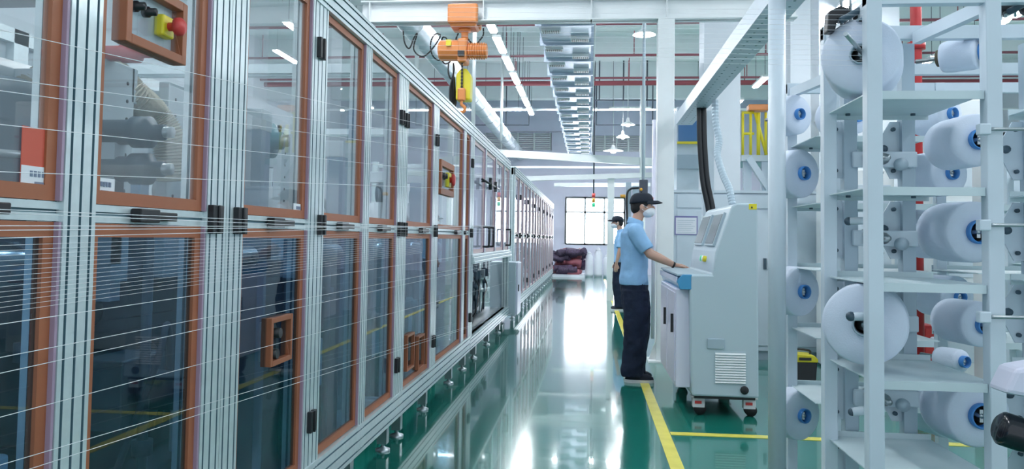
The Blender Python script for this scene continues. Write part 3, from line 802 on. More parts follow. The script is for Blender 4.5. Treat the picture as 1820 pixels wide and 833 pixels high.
# conduits down to the console
y = 6.6
P = [at(1247, 176, Y=7.45), at(1248, 250, Y=7.45), at(1253, 320, Y=7.45), at(1263, 372, Y=7.45), at(1268, 420, Y=7.43), at(1270, 500, Y=7.43), at(1270, 640, Y=7.43)]; P[0].z = TZ + .004
g = MB()
for dx in (-.02, .02): g.tube([p + Vector((dx, 0, 0)) for p in arc(P, 8)], .026, 10)
tag(g.build('black_cable_pair', black), 'pair of thick black cables dropping from the cable tray to the console', 'cable')
P = [at(1271, 178, Y=6.78), at(1272, 215, Y=6.75), at(1278, 250, Y=6.7), at(1275, 275, Y=6.65), at(1285, 310, Y=6.55), at(1296, 335, Y=6.45), at(1302, 364, Y=6.4)]
cp = arc(P, 12); g = MB().tube(cp, [.03 * (1 if i % 2 else .9) for i in range(len(cp))], 12, sm=False)
tag(g.build('grey_conduit', bracketm), 'grey corrugated conduit curving down to the top of the console', 'conduit')

# ================================================================ console
Y0c, Y1c = 6.0, 7.3


def cp_(px, py): p = at(px, py, Y=Y0c); return (p.x, p.z)


t = thing('control_console', 'large grey wheeled control console with blue edged desk and two screens', 'control console', (1.0, Y0c, 0))
poly = [cp_(*p) for p in ((1230, 703), (1227, 640), (1225, 488), (1266, 488), (1272, 447), (1300, 366), (1308, 361), (1340, 361), (1347, 368), (1349, 708))]
MB().prism(poly[::-1], 'Y', Y0c, Y1c).build('body', consolem, t, bevel=.014)
dx0 = poly[2][0]; dz = poly[2][1]
q = cp_(1206, 514)
MB().prism([(q[0] + .012, q[1]), (dx0 + .02, q[1]), (dx0 + .02, dz), (q[0] + .03, dz), (q[0], dz - .03), (q[0] - .012, dz - .05)], 'Y', Y0c - .0, Y1c + .08).build('desk_edge', bluep, t, bevel=.004)
MB().box((q[0] - .01, Y0c + .02, dz - .01), (dx0 + .16, Y1c + .05, dz + .006)).build('desktop', consolem, t, bevel=.003)
MB().box((q[0] - .016, Y0c + .03, dz - .06), (q[0] - .006, Y1c + .06, dz - .02)).build('keyboard_strip', consoled, t)
MB().box((dx0 - .09, Y0c + .06, .2), (dx0 + .02, Y1c - .02, q[1])).build('front_cabinet', consoled, t, bevel=.008)
for yy in (Y0c + .1, Y0c + .68):
    dd = MB().box((dx0 - .098, yy, .24), (dx0 - .09, yy + .54, q[1] - .03)).build('door', consoled, t, bevel=.002)
    MB().box((dx0 - .118, yy + .06, .6), (dx0 - .098, yy + .08, .74)).build('handle', black, dd)
# slanted face elements
A0 = Vector((poly[3][0], 0, poly[3][1])); A1 = Vector((poly[4][0], 0, poly[4][1])); A2 = Vector((poly[5][0], 0, poly[5][1]))
sl = (A2 - A1).normalized(); nr = Vector((-sl.z, 0, sl.x))


def slant(name, u0, u1, y0, y1, off, th, m, parent):
    c = [A1 + sl * u0 + nr * off, A1 + sl * u1 + nr * off, A1 + sl * u1 + nr * (off + th), A1 + sl * u0 + nr * (off + th)]
    return MB().prism([(p.x, p.z) for p in c], 'Y', y0, y1).build(name, m, parent, bevel=.003)


for (ya, yb) in ((6.12, 6.55), (6.72, 7.2)):
    sc_ = slant('screen', .04, .31, ya, yb, -.002, .022, consolem, t)
    slant('display_glass', .055, .295, ya + .02, yb - .02, .019, .004, screenm, sc_)
for (yy, m) in ((6.42, yellow), (6.5, paper), (6.58, green)):
    c = A0 + (A1 - A0) * .62; d = (A1 - A0).normalized(); n2 = Vector((-d.z, 0, d.x))
    MB().lathe((c.x, yy, c.z), n2, [(0, .024), (.02, .024), (.026, .018), (.026, 0)], 16).build('push_button', m, t)


def plate(px0, py0, px1, py1, m, name, th=.006, bev=.002):
    a = at(px0, py1, Y=Y0c); b = at(px1, py0, Y=Y0c); return MB().box((a.x, Y0c - th, a.z), (b.x, Y0c + .001, b.z)).build(name, m, t, bevel=bev)


wl = plate(1331, 362, 1345, 372, yellow, 'warning_label', .002, 0)
a = at(1334, 370, Y=Y0c); b = at(1337, 365, Y=Y0c)
MB().prism([(a.x, a.z), (a.x + .018, a.z), (a.x + .009, a.z + .018)], 'Y', Y0c - .003, Y0c - .002).build('warning_triangle', black, wl)
plate(1257, 602, 1287, 619, bracketm, 'type_plate', .012, .004)
a = at(1271, 680, Y=Y0c); b = at(1325, 627, Y=Y0c)
v = MB().box((a.x - .008, Y0c - .004, a.z - .008), (b.x + .008, Y0c, b.z + .008)).build('vent', consolem, t)
g = MB(); n = 12
for k in range(n):
    z = a.z + (b.z - a.z) * (k + .5) / n; g.prism([(Y0c - .004, z - .006), (Y0c - .014, z - .006), (Y0c - .004, z + .006)], 'X', a.x, b.x)
g.build('louvre', white, v)
g = MB()
for k in range(n):
    z = a.z + (b.z - a.z) * (k + .5) / n; g.box((a.x, Y0c - .0055, z - .0085), (b.x, Y0c - .004, z - .006))
g.build('gap', darkm, v)
a = at(1323, 693, Y=Y0c); MB().lathe((a.x, Y0c, a.z), (0, -1, 0), [(0, .03), (.012, .03), (.015, .022), (.015, 0)], 20).build('cable_gland', black, t)
MB().box((poly[0][0] + .02, Y0c + .03, .13), (poly[-1][0] - .02, Y1c - .05, poly[0][1] + .01)).build('plinth', black, t)


def caster(x, y, white_):
    c = MB().box((x - .045, y - .03, .055), (x + .045, y + .03, .135)).box((x - .06, y - .04, .128), (x + .06, y + .04, .138)).build('caster', solem if white_ else black, t, bevel=.012)
    MB().lathe((x + .01, y - .028, .045), (0, 1, 0), [(0, 0), (0, .045), (.056, .045), (.056, 0)], 20).build('wheel', rubber, c)
    MB().box((x - .03, y - .036, .085), (x + .02, y - .029, .105)).build('brake_pad', red if white_ else black, c)


xa = at(1241, 720, Y=6.1).x; xb = at(1331, 722, Y=6.1).x
caster(xa, 6.1, True); caster(xb, 6.1, True); caster(xa, 7.2, False); caster(xb, 7.2, False)

# white cabinet wall behind the console
YW = 8.95
xw0 = at(1196, 500, Y=YW).x
t = thing('panel_cabinet', 'long white panelled machine cabinet behind the console', 'cabinet', (xw0, YW, 0))
ztop = at(1300, 343, Y=YW).z; x1_ = 5.6
MB().box((xw0, YW, .1), (x1_, YW + .9, ztop)).build('body', rackw, t, bevel=.01)
MB().box((xw0 - .01, YW - .02, ztop - .0), (x1_, YW + .9, ztop + .03)).build('top_plate', rackw, t)
MB().box((xw0 + .02, YW + .05, 0), (x1_ - .02, YW + .8, .1)).build('plinth', bracketm, t)
x = xw0 + .04; zz = at(1300, 372, Y=YW).z; k = 0
while x < x1_ - .3:
    w_ = (.98, .68)[k % 2] if k else 1.0
    d = MB().box((x, YW - .015, .16), (x + w_, YW, zz - .012)).build('door', rackw, t, bevel=.004)
    MB().box((x + w_ - .06, YW - .035, 1.0), (x + w_ - .03, YW - .015, 1.12)).build('handle', darkm, d)
    MB().box((x, YW - .015, zz + .012), (x + w_, YW, ztop - .02)).build('panel', rackw, t, bevel=.004)
    x += w_ + .025; k += 1
a = at(1199, 417, Y=YW - .02); b = at(1240, 384, Y=YW - .02)
t = thing('notice_sheet', 'purple bordered paper notice on the white cabinet beside the console', 'notice', (a.x, YW - .02, a.z))
MB().box((a.x, YW - .022, a.z), (b.x, YW - .016, b.z)).build('border', purple, t); MB().box((a.x + .012, YW - .024, a.z + .012), (b.x - .012, YW - .0215, b.z - .018)).build('paper', paper, t)
g = MB()
for k in range(7): g.box((a.x + .03, YW - .0245, b.z - .05 - k * .022), (b.x - .03 - .02 * (k % 3), YW - .0238, b.z - .046 - k * .022))
g.build('print', bracketm, t)

# yellow platform beyond
t = thing('access_platform', 'yellow railed access platform with orange motor behind the columns', 'platform', (2.7, 12.8, 0))
a = at(1318, 335, Y=12.8); b = at(1440, 335, Y=12.8); zf = at(1330, 275, Y=12.8).z; zr = at(1330, 200, Y=12.8).z
MB().box((a.x, 12.8, zf - .1), (b.x, 14, zf)).build('deck', palem, t)
g = MB()
for px in (1320, 1334, 1361, 1400): p = at(px, 300, Y=12.8); g.tube([(p.x, 12.8, zf), (p.x, 12.8, zr)], .022, 8)
for z in (zr, (zr + zf) / 2): g.tube([(a.x, 12.8, z), (at(1340, 300, Y=12.8).x, 12.8, z)], .022, 8)
p = at(1342, 200, Y=12.8); q = at(1362, 275, Y=12.8); g.tube([p, q], .025, 8)
p = at(1348, 200, Y=12.8); q = at(1352, 330, Y=12.8); g.tube([p, (p.x, p.y, zf)], .03, 8); g.build('railing', yellow, t)
MB().cbox(tuple(at(1347, 192, Y=12.8)), (.32, .2, .1)).build('motor', hoist_o, t, bevel=.02)
g = MB()
for px in (1330, 1362): p = at(px, 300, Y=12.8); g.box((p.x - .06, 12.85, 0), (p.x + .06, 12.95, zf - .1))
p = at(1330, 280, Y=12.8); q = at(1366, 335, Y=12.8); g.beam(p, q, .1, .1); g.build('support', rackw, t)
t = thing('glazed_cabin', 'blue glazed cabin with yellow rail seen under the cable tray', 'cabin', (1.7, 13.5, 0))
a = at(1203, 270, Y=13.5); b = at(1245, 190, Y=13.5)
MB().box((a.x, 13.5, .0), (b.x, 14.5, b.z)).build('wall', rackw, t)
MB().box((a.x + .02, 13.47, at(1220, 252, Y=13.5).z), (b.x - .02, 13.5, b.z - .05)).build('window', mat('blue_window_glass', (.08, .2, .42), .15), t)
MB().box((a.x, 13.44, at(1220, 256, Y=13.5).z), (b.x, 13.5, at(1220, 252, Y=13.5).z)).build('rail', yellow, t)
MB().box((a.x, 13.46, at(1220, 300, Y=13.5).z), (b.x, 13.5, at(1220, 275, Y=13.5).z)).build('duct_panel', bracketm, t)

# ================================================================ bobbin racks
SZ = [1.79, 1.482, 1.175, .868, .575]


def rack(label, yn, yf, near, far, bays, ups=(), w=.048, ztop=2.07, braces=()):
    """near, far: x of the uprights; bays: x spans that carry shelves; ups: (x, side of its brackets) of the spindle posts"""
    t = thing('bobbin_rack', label, 'rack', (near[0], yn, 0), 'bobbin racks')
    for x in near: MB().box((x - w / 2, yn, 0), (x + w / 2, yn + w, ztop + .05)).build('post', rackw, t, bevel=.003)
    for x in far: MB().box((x - w / 2, yf - w, 0), (x + w / 2, yf, ztop + .05)).build('post', rackw, t, bevel=.003)
    for xa, xb in braces: MB().beam((xa, yn + w, ztop), (xb, yf - w, ztop), .03, .045).build('brace', rackw, t)
    x1 = max(near[-1], far[-1])
    MB().box((near[0] - w / 2, yn + .005, ztop), (x1 + w / 2, yn + w - .005, ztop + .05)).build('top_rail', rackw, t)
    MB().box((far[0] - w / 2, yf - w + .005, ztop), (x1 + w / 2, yf - .005, ztop + .05)).build('top_rail', rackw, t)
    for xa, xb in bays:
        for z in SZ:
            sh = MB().box((xa, yn + .02, z - .004), (xb, yf, z)).box((xa + .03, yn + .012, z - .027), (xb - .03, yn + .02, z)).box((xa, yf, z - .02), (xb, yf + .006, z + .02)).build('shelf', shelfm, t)
            for fx in (.18, .8):
                xx = xa + (xb - xa) * fx; MB().lathe((xx, yf - .05, z - .004), (0, 0, -1), [(0, .009), (.008, .009), (.008, 0)], 8).build('bolt', darkm, sh)
    for x, s in ups:
        MB().box((x - w / 2, yf + .03, 0), (x + w / 2, yf + .03 + w, ztop)).build('spindle_post', bracketm, t)
        for z in SZ:
            P = [(x + s * w / 2, z - .02), (x + s * .06, z - .02), (x + s * .1, z - .09), (x + s * .1, z - .16), (x + s * .06, z - .24), (x + s * w / 2, z - .24)]
            gs = MB().prism(P, 'Y', yf + .055, yf + .062).build('bracket', rackw, t)
            for (bx, bz) in ((.05, -.05), (.05, -.21), (.085, -.125)):
                MB().lathe((x + s * bx, yf + .055, z + bz), (0, -1, 0), [(0, .008 if bx < .08 else .016), (.012, .008 if bx < .08 else .014), (.012, 0)], 10).build('bolt', darkm, gs)
    return t


rack('nearest white bobbin rack at the right edge of the picture', 2.6, 3.1, (.905, 1.268, 1.98), (.90, 1.95), ((.895, 1.272), (1.56, 1.99)), ups=((.998, -1), (1.212, -1), (1.66, -1)), braces=((.905, .90), (1.268, 1.212)))
xb2 = at(1595, 355, Y=4.2).x; xc2 = at(1655, 362, Y=4.2).x
rack('second bobbin rack standing behind the nearest one', 3.7, 4.2, (1.11, 1.29, 2.3), (1.035, 1.29, xc2 + .03, 2.3), ((1.03, xb2), (xc2, 2.32)), ups=((1.36, -1),), braces=((1.11, 1.035),))
rack('third bobbin rack glimpsed at the back', 5.4, 6.0, (3.0, 3.5, 4.2), (3.0, 3.5, 4.2), ((3.0, 4.2),))


def spool(px, py, r, y, yaw, L, label, grp='white yarn bobbins on the racks', ro=None, core=.3, cone=.0, hole=.7):
    """face centre at px,py on the plane Y=y; yaw turns the face towards +X"""
    c = at(px, py, Y=y); n = Vector((math.sin(yaw), -math.cos(yaw), 0))
    t = thing('yarn_bobbin', label, 'yarn bobbin', c, grp); rc = r * core
    pr = [(.0, rc), (.0, r * .5), (-.004, r * .93), (-.014, r * .99), (-.03, r), (-L + .03, r * (1 - cone)), (-L + .01, r * .97 * (1 - cone)), (-L, r * .9 * (1 - cone)), (-L, rc)]
    MB().lathe(c, n, pr, 56).build('yarn', yarn, t)
    MB().lathe(c, n, [(.0, rc), (.016, rc * 1.04), (.022, rc * 1.0), (.022, rc * .86), (-.012, rc * .84)], 32).build('core_ring', bluer if hole < 1 else bracketm, t)
    MB().lathe(c, n, [(.018, rc * .86), (-L - .02, rc * .86), (-L - .02, rc * .95), (-L + .01, rc * .97)], 32).build('core_tube', card, t)
    MB().lathe(c, n, [(-L * .6, .0), (-L * .6, rc * .86)], 32).build('core_plug', card if hole < 1 else bracketm, t)
    MB().lathe(c, n, [(-L - .10, .0), (-L - .10, .009), (.012, .009), (.012, 0)], 10).box((c.x - .006, c.y - .01, c.z - rc * .5), (c.x + .006, c.y + .06, c.z + rc * .5)).build('spindle', steel, t)
    return t


d45, d25 = math.radians(32), math.radians(18)
# the two big front bobbins
spool(1530, 97, .128, 2.72, math.radians(-21), .24, 'large bobbin at the top left of the nearest rack', core=.27, hole=1)
spool(1536, 577, .134, 2.72, math.radians(-21), .24, 'largest bobbin, low on the left side of the nearest rack', core=.27, hole=1)
# behind the round post
for py, rr, lb in ((203, .105, 'small bobbin topmost behind the round post'), (308, .128, 'bobbin second from top behind the round post'), (518, .128, 'bobbin third from top behind the round post'), (738, .13, 'bottom bobbin behind the round post')):
    spool(1419 if py == 203 else 1427, py, rr * .96, 4.05, d45, .12, lb, core=.28)
R = [(1742, 93, .062, 3.1, .13, 'slim bobbin at top right beneath the lamp', 48, .55), (1690, 202, .09, 3.95, .18, 'bobbin left of the large one below the second shelf', 30, .32),
     (1738, 248, .098, 3.02, .2, 'large bobbin at the second post of the nearest rack, upper level', 8, .38), (1690, 307, .11, 3.95, .2, 'bobbin half hidden by the upright just above the third shelf line', 22, .3),
     (1737, 412, .112, 3.0, .22, 'widest bobbin at the second post, middle level', 8, .38), (1686, 415, .118, 3.85, .2, 'bobbin tucked behind the widest middle level bobbin', 20, .3),
     (1704, 528, .1, 3.95, .2, 'bobbin below the fourth shelf line, left of its neighbour', 22, .3), (1748, 577, .082, 3.0, .2, 'smaller bobbin at the second post above the lowest tray', 10, .4),
     (1711, 642, .05, 3.6, .12, 'tiny bobbin lying behind the lower shelf edge', 25, .5), (1742, 738, .118, 3.0, .2, 'large bottom bobbin at the second post', 8, .38),
     (1690, 735, .115, 3.85, .2, 'bobbin tucked behind the large bottom bobbin', 20, .3), (1522, 203, .1, 4.15, .2, 'small bobbin seen through the gap under the top shelf', 25, .4)]
for px, py, r, y, L, lb, ang, core in R: spool(px, py, r, y, math.radians(ang), L, lb, core=core)
# guide rods and clamps
for (x0, y0_, x1, y1_, lb) in ((1503, 60, 1536, 98, 'steel guide rod in front of the large top bobbin'), ):
    a = at(x0, y0_, Y=2.5); b = at(x1, y1_, Y=2.7); tag(MB().tube([a, b], .007, 12).build('guide_rod', steel), lb, 'rod')
t = thing('thread_guide', 'white thread guide arm across the largest low bobbin', 'guide', at(1530, 563, Y=2.68))
a = at(1512, 562, Y=2.68); b = at(1550, 562, Y=2.68)
MB().tube([a, b], .014, 12).build('arm', rackw, t); MB().ball(a, .016, 12).build('knob', darkm, t)
t = thing('thread_guide', 'white thread guide arm crossing the middle of the left uprights', 'guide', at(1530, 395, Y=2.9))
a = at(1508, 393, Y=3.05); b = at(1560, 391, Y=3.0)
MB().tube([a, b], .014, 12).build('arm', rackw, t); MB().ball(a, .016, 12).build('knob', darkm, t)
t = thing('thread_guide', 'white thread guide arm low between the uprights', 'guide', at(1530, 730, Y=2.9))
a = at(1514, 732, Y=3.0); b = at(1550, 727, Y=3.0)
MB().tube([a, b], .016, 12).build('arm', rackw, t); MB().ball(a, .014, 12).build('knob', darkm, t)
for py, lb in ((230, 'upper thin cross rod right of the second post'), (400, 'middle thin cross rod right of the second post'), (563, 'lower thin cross rod right of the second post')):
    a = at(1745, py, Y=2.58); t = thing('cross_rod', lb, 'rod', a, 'cross rods with clamps')
    MB().tube([a, (a.x + .9, a.y, a.z + .01)], .006, 10).build('rod', steel, t)
    MB().cbox((a.x + .005, a.y, a.z), (.035, .03, .035)).build('clamp', rackw, t, bevel=.004)


def tensioner(px, py, y, label):
    c = at(px, py, Y=y); t = thing('thread_tensioner', label, 'tensioner', c, 'black thread tensioners')
    MB().prism([(c.x - .055, c.z - .05), (c.x - .03, c.z - .05), (c.x - .02, c.z - .01), (c.x + .02, c.z - .01), (c.x + .02, c.z + .03), (c.x - .01, c.z + .04), (c.x - .05, c.z + .02)], 'Y', c.y - .02, c.y + .03).build('bracket', black, t, bevel=.006)
    MB().tube([(c.x - .02, c.y - .05, c.z - .02), (c.x + .07, c.y - .05, c.z + .03)], .011, 12).ball((c.x + .07, c.y - .05, c.z + .03), .013, 12).build('rod', darkm, t)
    MB().lathe((c.x + .055, c.y - .03, c.z + .0), (0, -1, 0), [(-.03, 0), (-.03, .02), (.01, .02), (.01, 0)], 16).build('knob', black, t)
    MB().tube([(c.x + .0, c.y + .01, c.z - .02), (c.x + .0, c.y + .01, c.z + .2)], .005, 8).tube([(c.x + .03, c.y + .01, c.z - .02), (c.x + .03, c.y + .01, c.z + .2)], .005, 8).build('stem', steel, t)


tensioner(1497, 33, 2.75, 'black thread tensioner on rods above the large top bobbin')
tensioner(1790, 18, 2.7, 'black thread tensioner at the top right corner')
# near grey camera arm, bottom right
c = at(1822, 688, Y=2.25)
t = thing('sensor_arm', 'pale box with a glossy black cylinder at the right edge', 'sensor', c)
MB().prism([(c.x - .075, c.z - .01), (c.x - .045, c.z + .055), (c.x + .12, c.z + .09), (c.x + .12, c.z - .04)], 'Y', 2.2, 2.3).build('housing', consoled, t, bevel=.012)
MB().lathe((c.x - .06, 2.25, c.z - .11), (.95, 0, -.3), [(-.01, 0), (-.01, .035), (.0, .045), (.25, .045), (.25, 0)], 28).build('cylinder', mat('glossy_black', (.01, .012, .018), .15), t)
# toolbox
a = at(1408, 675, Z=0); b = at(1453, 672, Y=a.y)
xx0, xx1, yy = a.x, b.x, a.y
t = thing('toolbox', 'black toolbox with a yellow lid on the green floor', 'toolbox', (xx0, yy, 0)); w_ = xx1 - xx0
MB().prism([(xx0 + .012, 0), (xx1 - .012, 0), (xx1, .17), (xx0, .17)], 'Y', yy, yy + .2).build('body', black, t, bevel=.008)
MB().prism([(xx0 - .005, .17), (xx1 + .005, .17), (xx1 + .005, .2), (xx1 - .03, .235), (xx0 + .03, .245), (xx0 - .005, .22)], 'Y', yy - .01, yy + .21).build('lid', yellow, t, bevel=.006)
MB().box((xx0 + .06, yy - .02, .19), (xx1 - .06, yy, .215)).build('latch', black, t)
MB().tube(arc([(xx0 + .04, yy + .1, .235), (xx0 + .05, yy + .1, .275), (xx1 - .05, yy + .1, .27), (xx1 - .04, yy + .1, .23)], 5), .01, 8).build('handle', black, t)
# red riser pipe and fire cabinet
a = at(1633, 660, Y=7.1)
g = MB().tube([(a.x, 7.1, 0), (a.x, 7.1, ZC)], .046, 20)
for z in (.3, 1.9, 3.02): g.lathe((a.x, 7.1, z), (0, 0, 1), [(-.03, .046), (-.03, .075), (.03, .075), (.03, .046)], 20)
for z in (.8, 1.3, 1.75, 2.2): g.box((a.x - .07, 7.08, z), (a.x + .3, 7.12, z + .02))
tag(g.build('riser_pipe', redp), 'vertical red fire pipe behind the bobbin racks', 'pipe')
a = at(1640, 678, Y=7.32); b = at(1662, 578, Y=7.32)
t = thing('fire_cabinet', 'red fire box on the floor beside the red pipe', 'fire box', (a.x, 7.3, 0))
MB().box((a.x, 7.3, 0), (b.x, 7.5, b.z)).build('body', redp, t, bevel=.005); MB().box((a.x + .02, 7.29, .1), (b.x - .01, 7.3, b.z - .03)).build('door', red, t)
c = ((a.x + b.x) / 2 + .02, 7.288, b.z - .12); MB().lathe(c, (0, -1, 0), [(0, .025), (.003, .025), (.003, 0)], 16).build('emblem', paper, t)
# white machine bodies behind the racks
for (p0, p1, pt, y, lb) in ((1655, 1745, 176, 7.8, 'tall white machine cabinet behind the right hand bobbins'), (1480, 1590, 300, 8.2, 'white machine housing behind the left uprights'), (1790, 1900, 240, 6.6, 'white machine housing at the far right edge')):
    a = at(p0, pt, Y=y); b = at(p1, pt, Y=y)
    t = thing('machine_housing', lb, 'machine', (a.x, y, 0))
    MB().box((a.x, y, .02), (b.x, y + .6, a.z)).build('body', white, t, bevel=.015)
    for k in range(3): MB().box((a.x + .04, y - .01, .2 + k * (a.z - .3) / 3), (b.x - .04, y, .2 + (k + .9) * (a.z - .3) / 3)).build('panel', rackw, t, bevel=.004)
    MB().box((a.x + .1, y - .04, 1.0), (a.x + .13, y - .01, 1.2)).build('handle', bracketm, t)
# little gear clusters on the spindle posts seen between shelves
for k, z in enumerate((1.62, 1.32, 1.0, .72)):
    t = thing('winding_head', ['topmost', 'second', 'third', 'lowest'][k] + ' steel winding head between the left uprights', 'winding head', (1.12, 3.45, z), 'steel winding heads')
    MB().box((1.0, 3.105, z - .03), (1.235, 3.13, z + .03)).build('mount', rackw, t, bevel=.005)
    MB().lathe((1.1, 3.105, z), (0, -1, 0), [(0, .022), (.03, .022), (.035, .012), (.07, .012), (.07, 0)], 16).build('spindle', steel, t)
    MB().lathe((1.17, 3.105, z - .02), (0, -1, 0), [(0, .024), (.02, .024), (.02, 0)], 16).build('gear', bracketm, t)
    MB().tube([(1.04, 3.12, z + .03), (1.04, 3.06, z - .03), (1.09, 3.06, z - .06)], .008, 8).build('lever', steel, t)

# ================================================================ far end
t = thing('bundle_pile', 'pile of dark plum bundles against the far wall', 'pile', at(1015, 484, Y=27.6))
a = at(988, 486, Y=27.4); b = at(1034, 442, Y=27.4)
for k in range(26):
    y = 27.2 + random.random() * 1.2; x = a.x + .1 + random.random() * (b.x - a.x - .2); z = .1 + random.random() * .78
    pts = [(x + (j - 2) * .16, y + random.uniform(-.06, .06), z + random.uniform(-.04, .04)) for j in range(5)]
    MB().tube(arc(pts, 3), .1 + .04 * random.random(), 8).build('bundle', [bundlem, maroon, bundlem][k % 3], t)
MB().box((a.x - .1, 27.0, 0), (b.x + .1, 28.6, .08)).build('pallet', bagm, t)
for k, (px, pt, w_) in enumerate(((1047, 447, .3), (1063, 440, .32), (1079, 452, .3))):
    c = at(px, 480, Y=27.6); t = thing('plastic_sack', ['leftmost white sack beside the plum pile', 'tallest white sack beside the plum pile', 'rightmost white sack by the slim column'][k], 'sack', (c.x, 27.6, 0), 'white sacks at the far end'); w_ *= .92
    zt_ = at(px, pt, Y=27.6).z
    MB().lathe((c.x, 27.6, 0), (0, 0, 1), [(0, 0), (0, w_ * .45), (.1, w_ * .52), (zt_ * .5, w_ * .5), (zt_ * .8, w_ * .46), (zt_ * .92, w_ * .25), (zt_, w_ * .1), (zt_, 0)], 20).build('sack', bagm, t)
    MB().lathe((c.x, 27.6, zt_ * .9), (0, 0, 1), [(0, w_ * .3), (.03, w_ * .32), (.05, w_ * .28)], 16).build('tie', bagm, t)
c = at(1055, 355, Y=22)
t = thing('signal_tower', 'hanging stack light with red, amber and green lenses', 'signal light', c)
for k, m in enumerate((red, orangepaint, green)): MB().lathe((c.x, 22, c.z + .12 - k * .13), (0, 0, 1), [(-.06, 0), (-.06, .045), (.06, .045), (.06, 0)], 14).build('lens', m, t)
MB().tube([(c.x, 22, c.z + .18), (c.x, 22, ZC - .01)], .02, 8).build('stem', darkpipe, t)
# dark mast with boxes just behind the worker's head
t = thing('equipment_mast', 'dark equipment mast with a grey box behind the worker in the cap', 'mast', at(1122, 360, Y=11))
a = at(1118, 330, Y=11); MB().box((a.x - .04, 11, 0), (a.x + .03, 11.08, 2.1)).build('pole', bracketm, t)
MB().cbox((a.x + .12, 11, 1.92), (.14, .1, .25)).build('box', bracketm, t, bevel=.008)
MB().tube(arc([(a.x - .02, 10.95, 1.5), (a.x - .03, 10.95, 1.9), (a.x + .02, 10.95, 2.0), (a.x + .15, 10.95, 2.02)], 6), .014, 8).build('cable', black, t)
MB().tube([(a.x - .12, 10.95, 1.9), (a.x - .05, 10.95, 1.9)], .025, 10).build('knob', orangepaint, t)
a = at(1143, 333, Y=10.5)
t = thing('ceiling_camera', 'dark bracket with orange lens above the worker in the cap', 'camera', a)
MB().box((a.x - .05, 10.45, a.z - .12), (a.x + .06, 10.55, a.z + .1)).build('body', darkpipe, t, bevel=.01); MB().lathe((a.x - .03, 10.45, a.z - .03), (0, -1, 0), [(0, .02), (.02, .02), (.02, 0)], 12).build('lens', orangepaint, t)
MB().tube([(a.x, 10.5, a.z + .1), (a.x, 10.5, ZC)], .02, 8).build('stem', rackw, t)

# ================================================================ people


def ellring(c, rx, ry, n=20, tilt=0):
    out = []
    for k in range(n):
        a_ = 2 * PI * k / n; x = rx * math.cos(a_); y = ry * math.sin(a_)
        out.append((c[0] + x * math.cos(tilt), c[1] + y, c[2] - x * math.sin(tilt)))
    return out


def loft(mb, rings, n=20, mi=0):
    """rings: (centre, rx, ry, tilt)"""
    R_ = [ellring(r[0], r[1], r[2], n, r[3] if len(r) > 3 else 0) for r in rings]
    vs = [v for r in R_ for v in r]
    mb.add(vs, [(i * n + k, i * n + (k + 1) % n, (i + 1) * n + (k + 1) % n, (i + 1) * n + k) for i in range(len(R_) - 1) for k in range(n)], mi, True)
    mb.add(R_[0], [tuple(range(n))[::-1]], mi, True); mb.add(R_[-1], [tuple(range(n))], mi, True)
    return mb


def fuse(o, vox, sm=4, disp=0, dscale=.06):
    m = o.modifiers.new('fuse', 'REMESH'); m.mode = 'VOXEL'; m.voxel_size = vox; m.use_smooth_shade = True
    if sm: s_ = o.modifiers.new('smooth', 'SMOOTH'); s_.factor = .5; s_.iterations = sm
    if disp:
        tx = bpy.data.textures.new('folds', 'CLOUDS'); tx.noise_scale = dscale
        d = o.modifiers.new('folds', 'DISPLACE'); d.texture = tx; d.strength = disp; d.mid_level = .5; d.texture_coords = 'LOCAL'
    return o


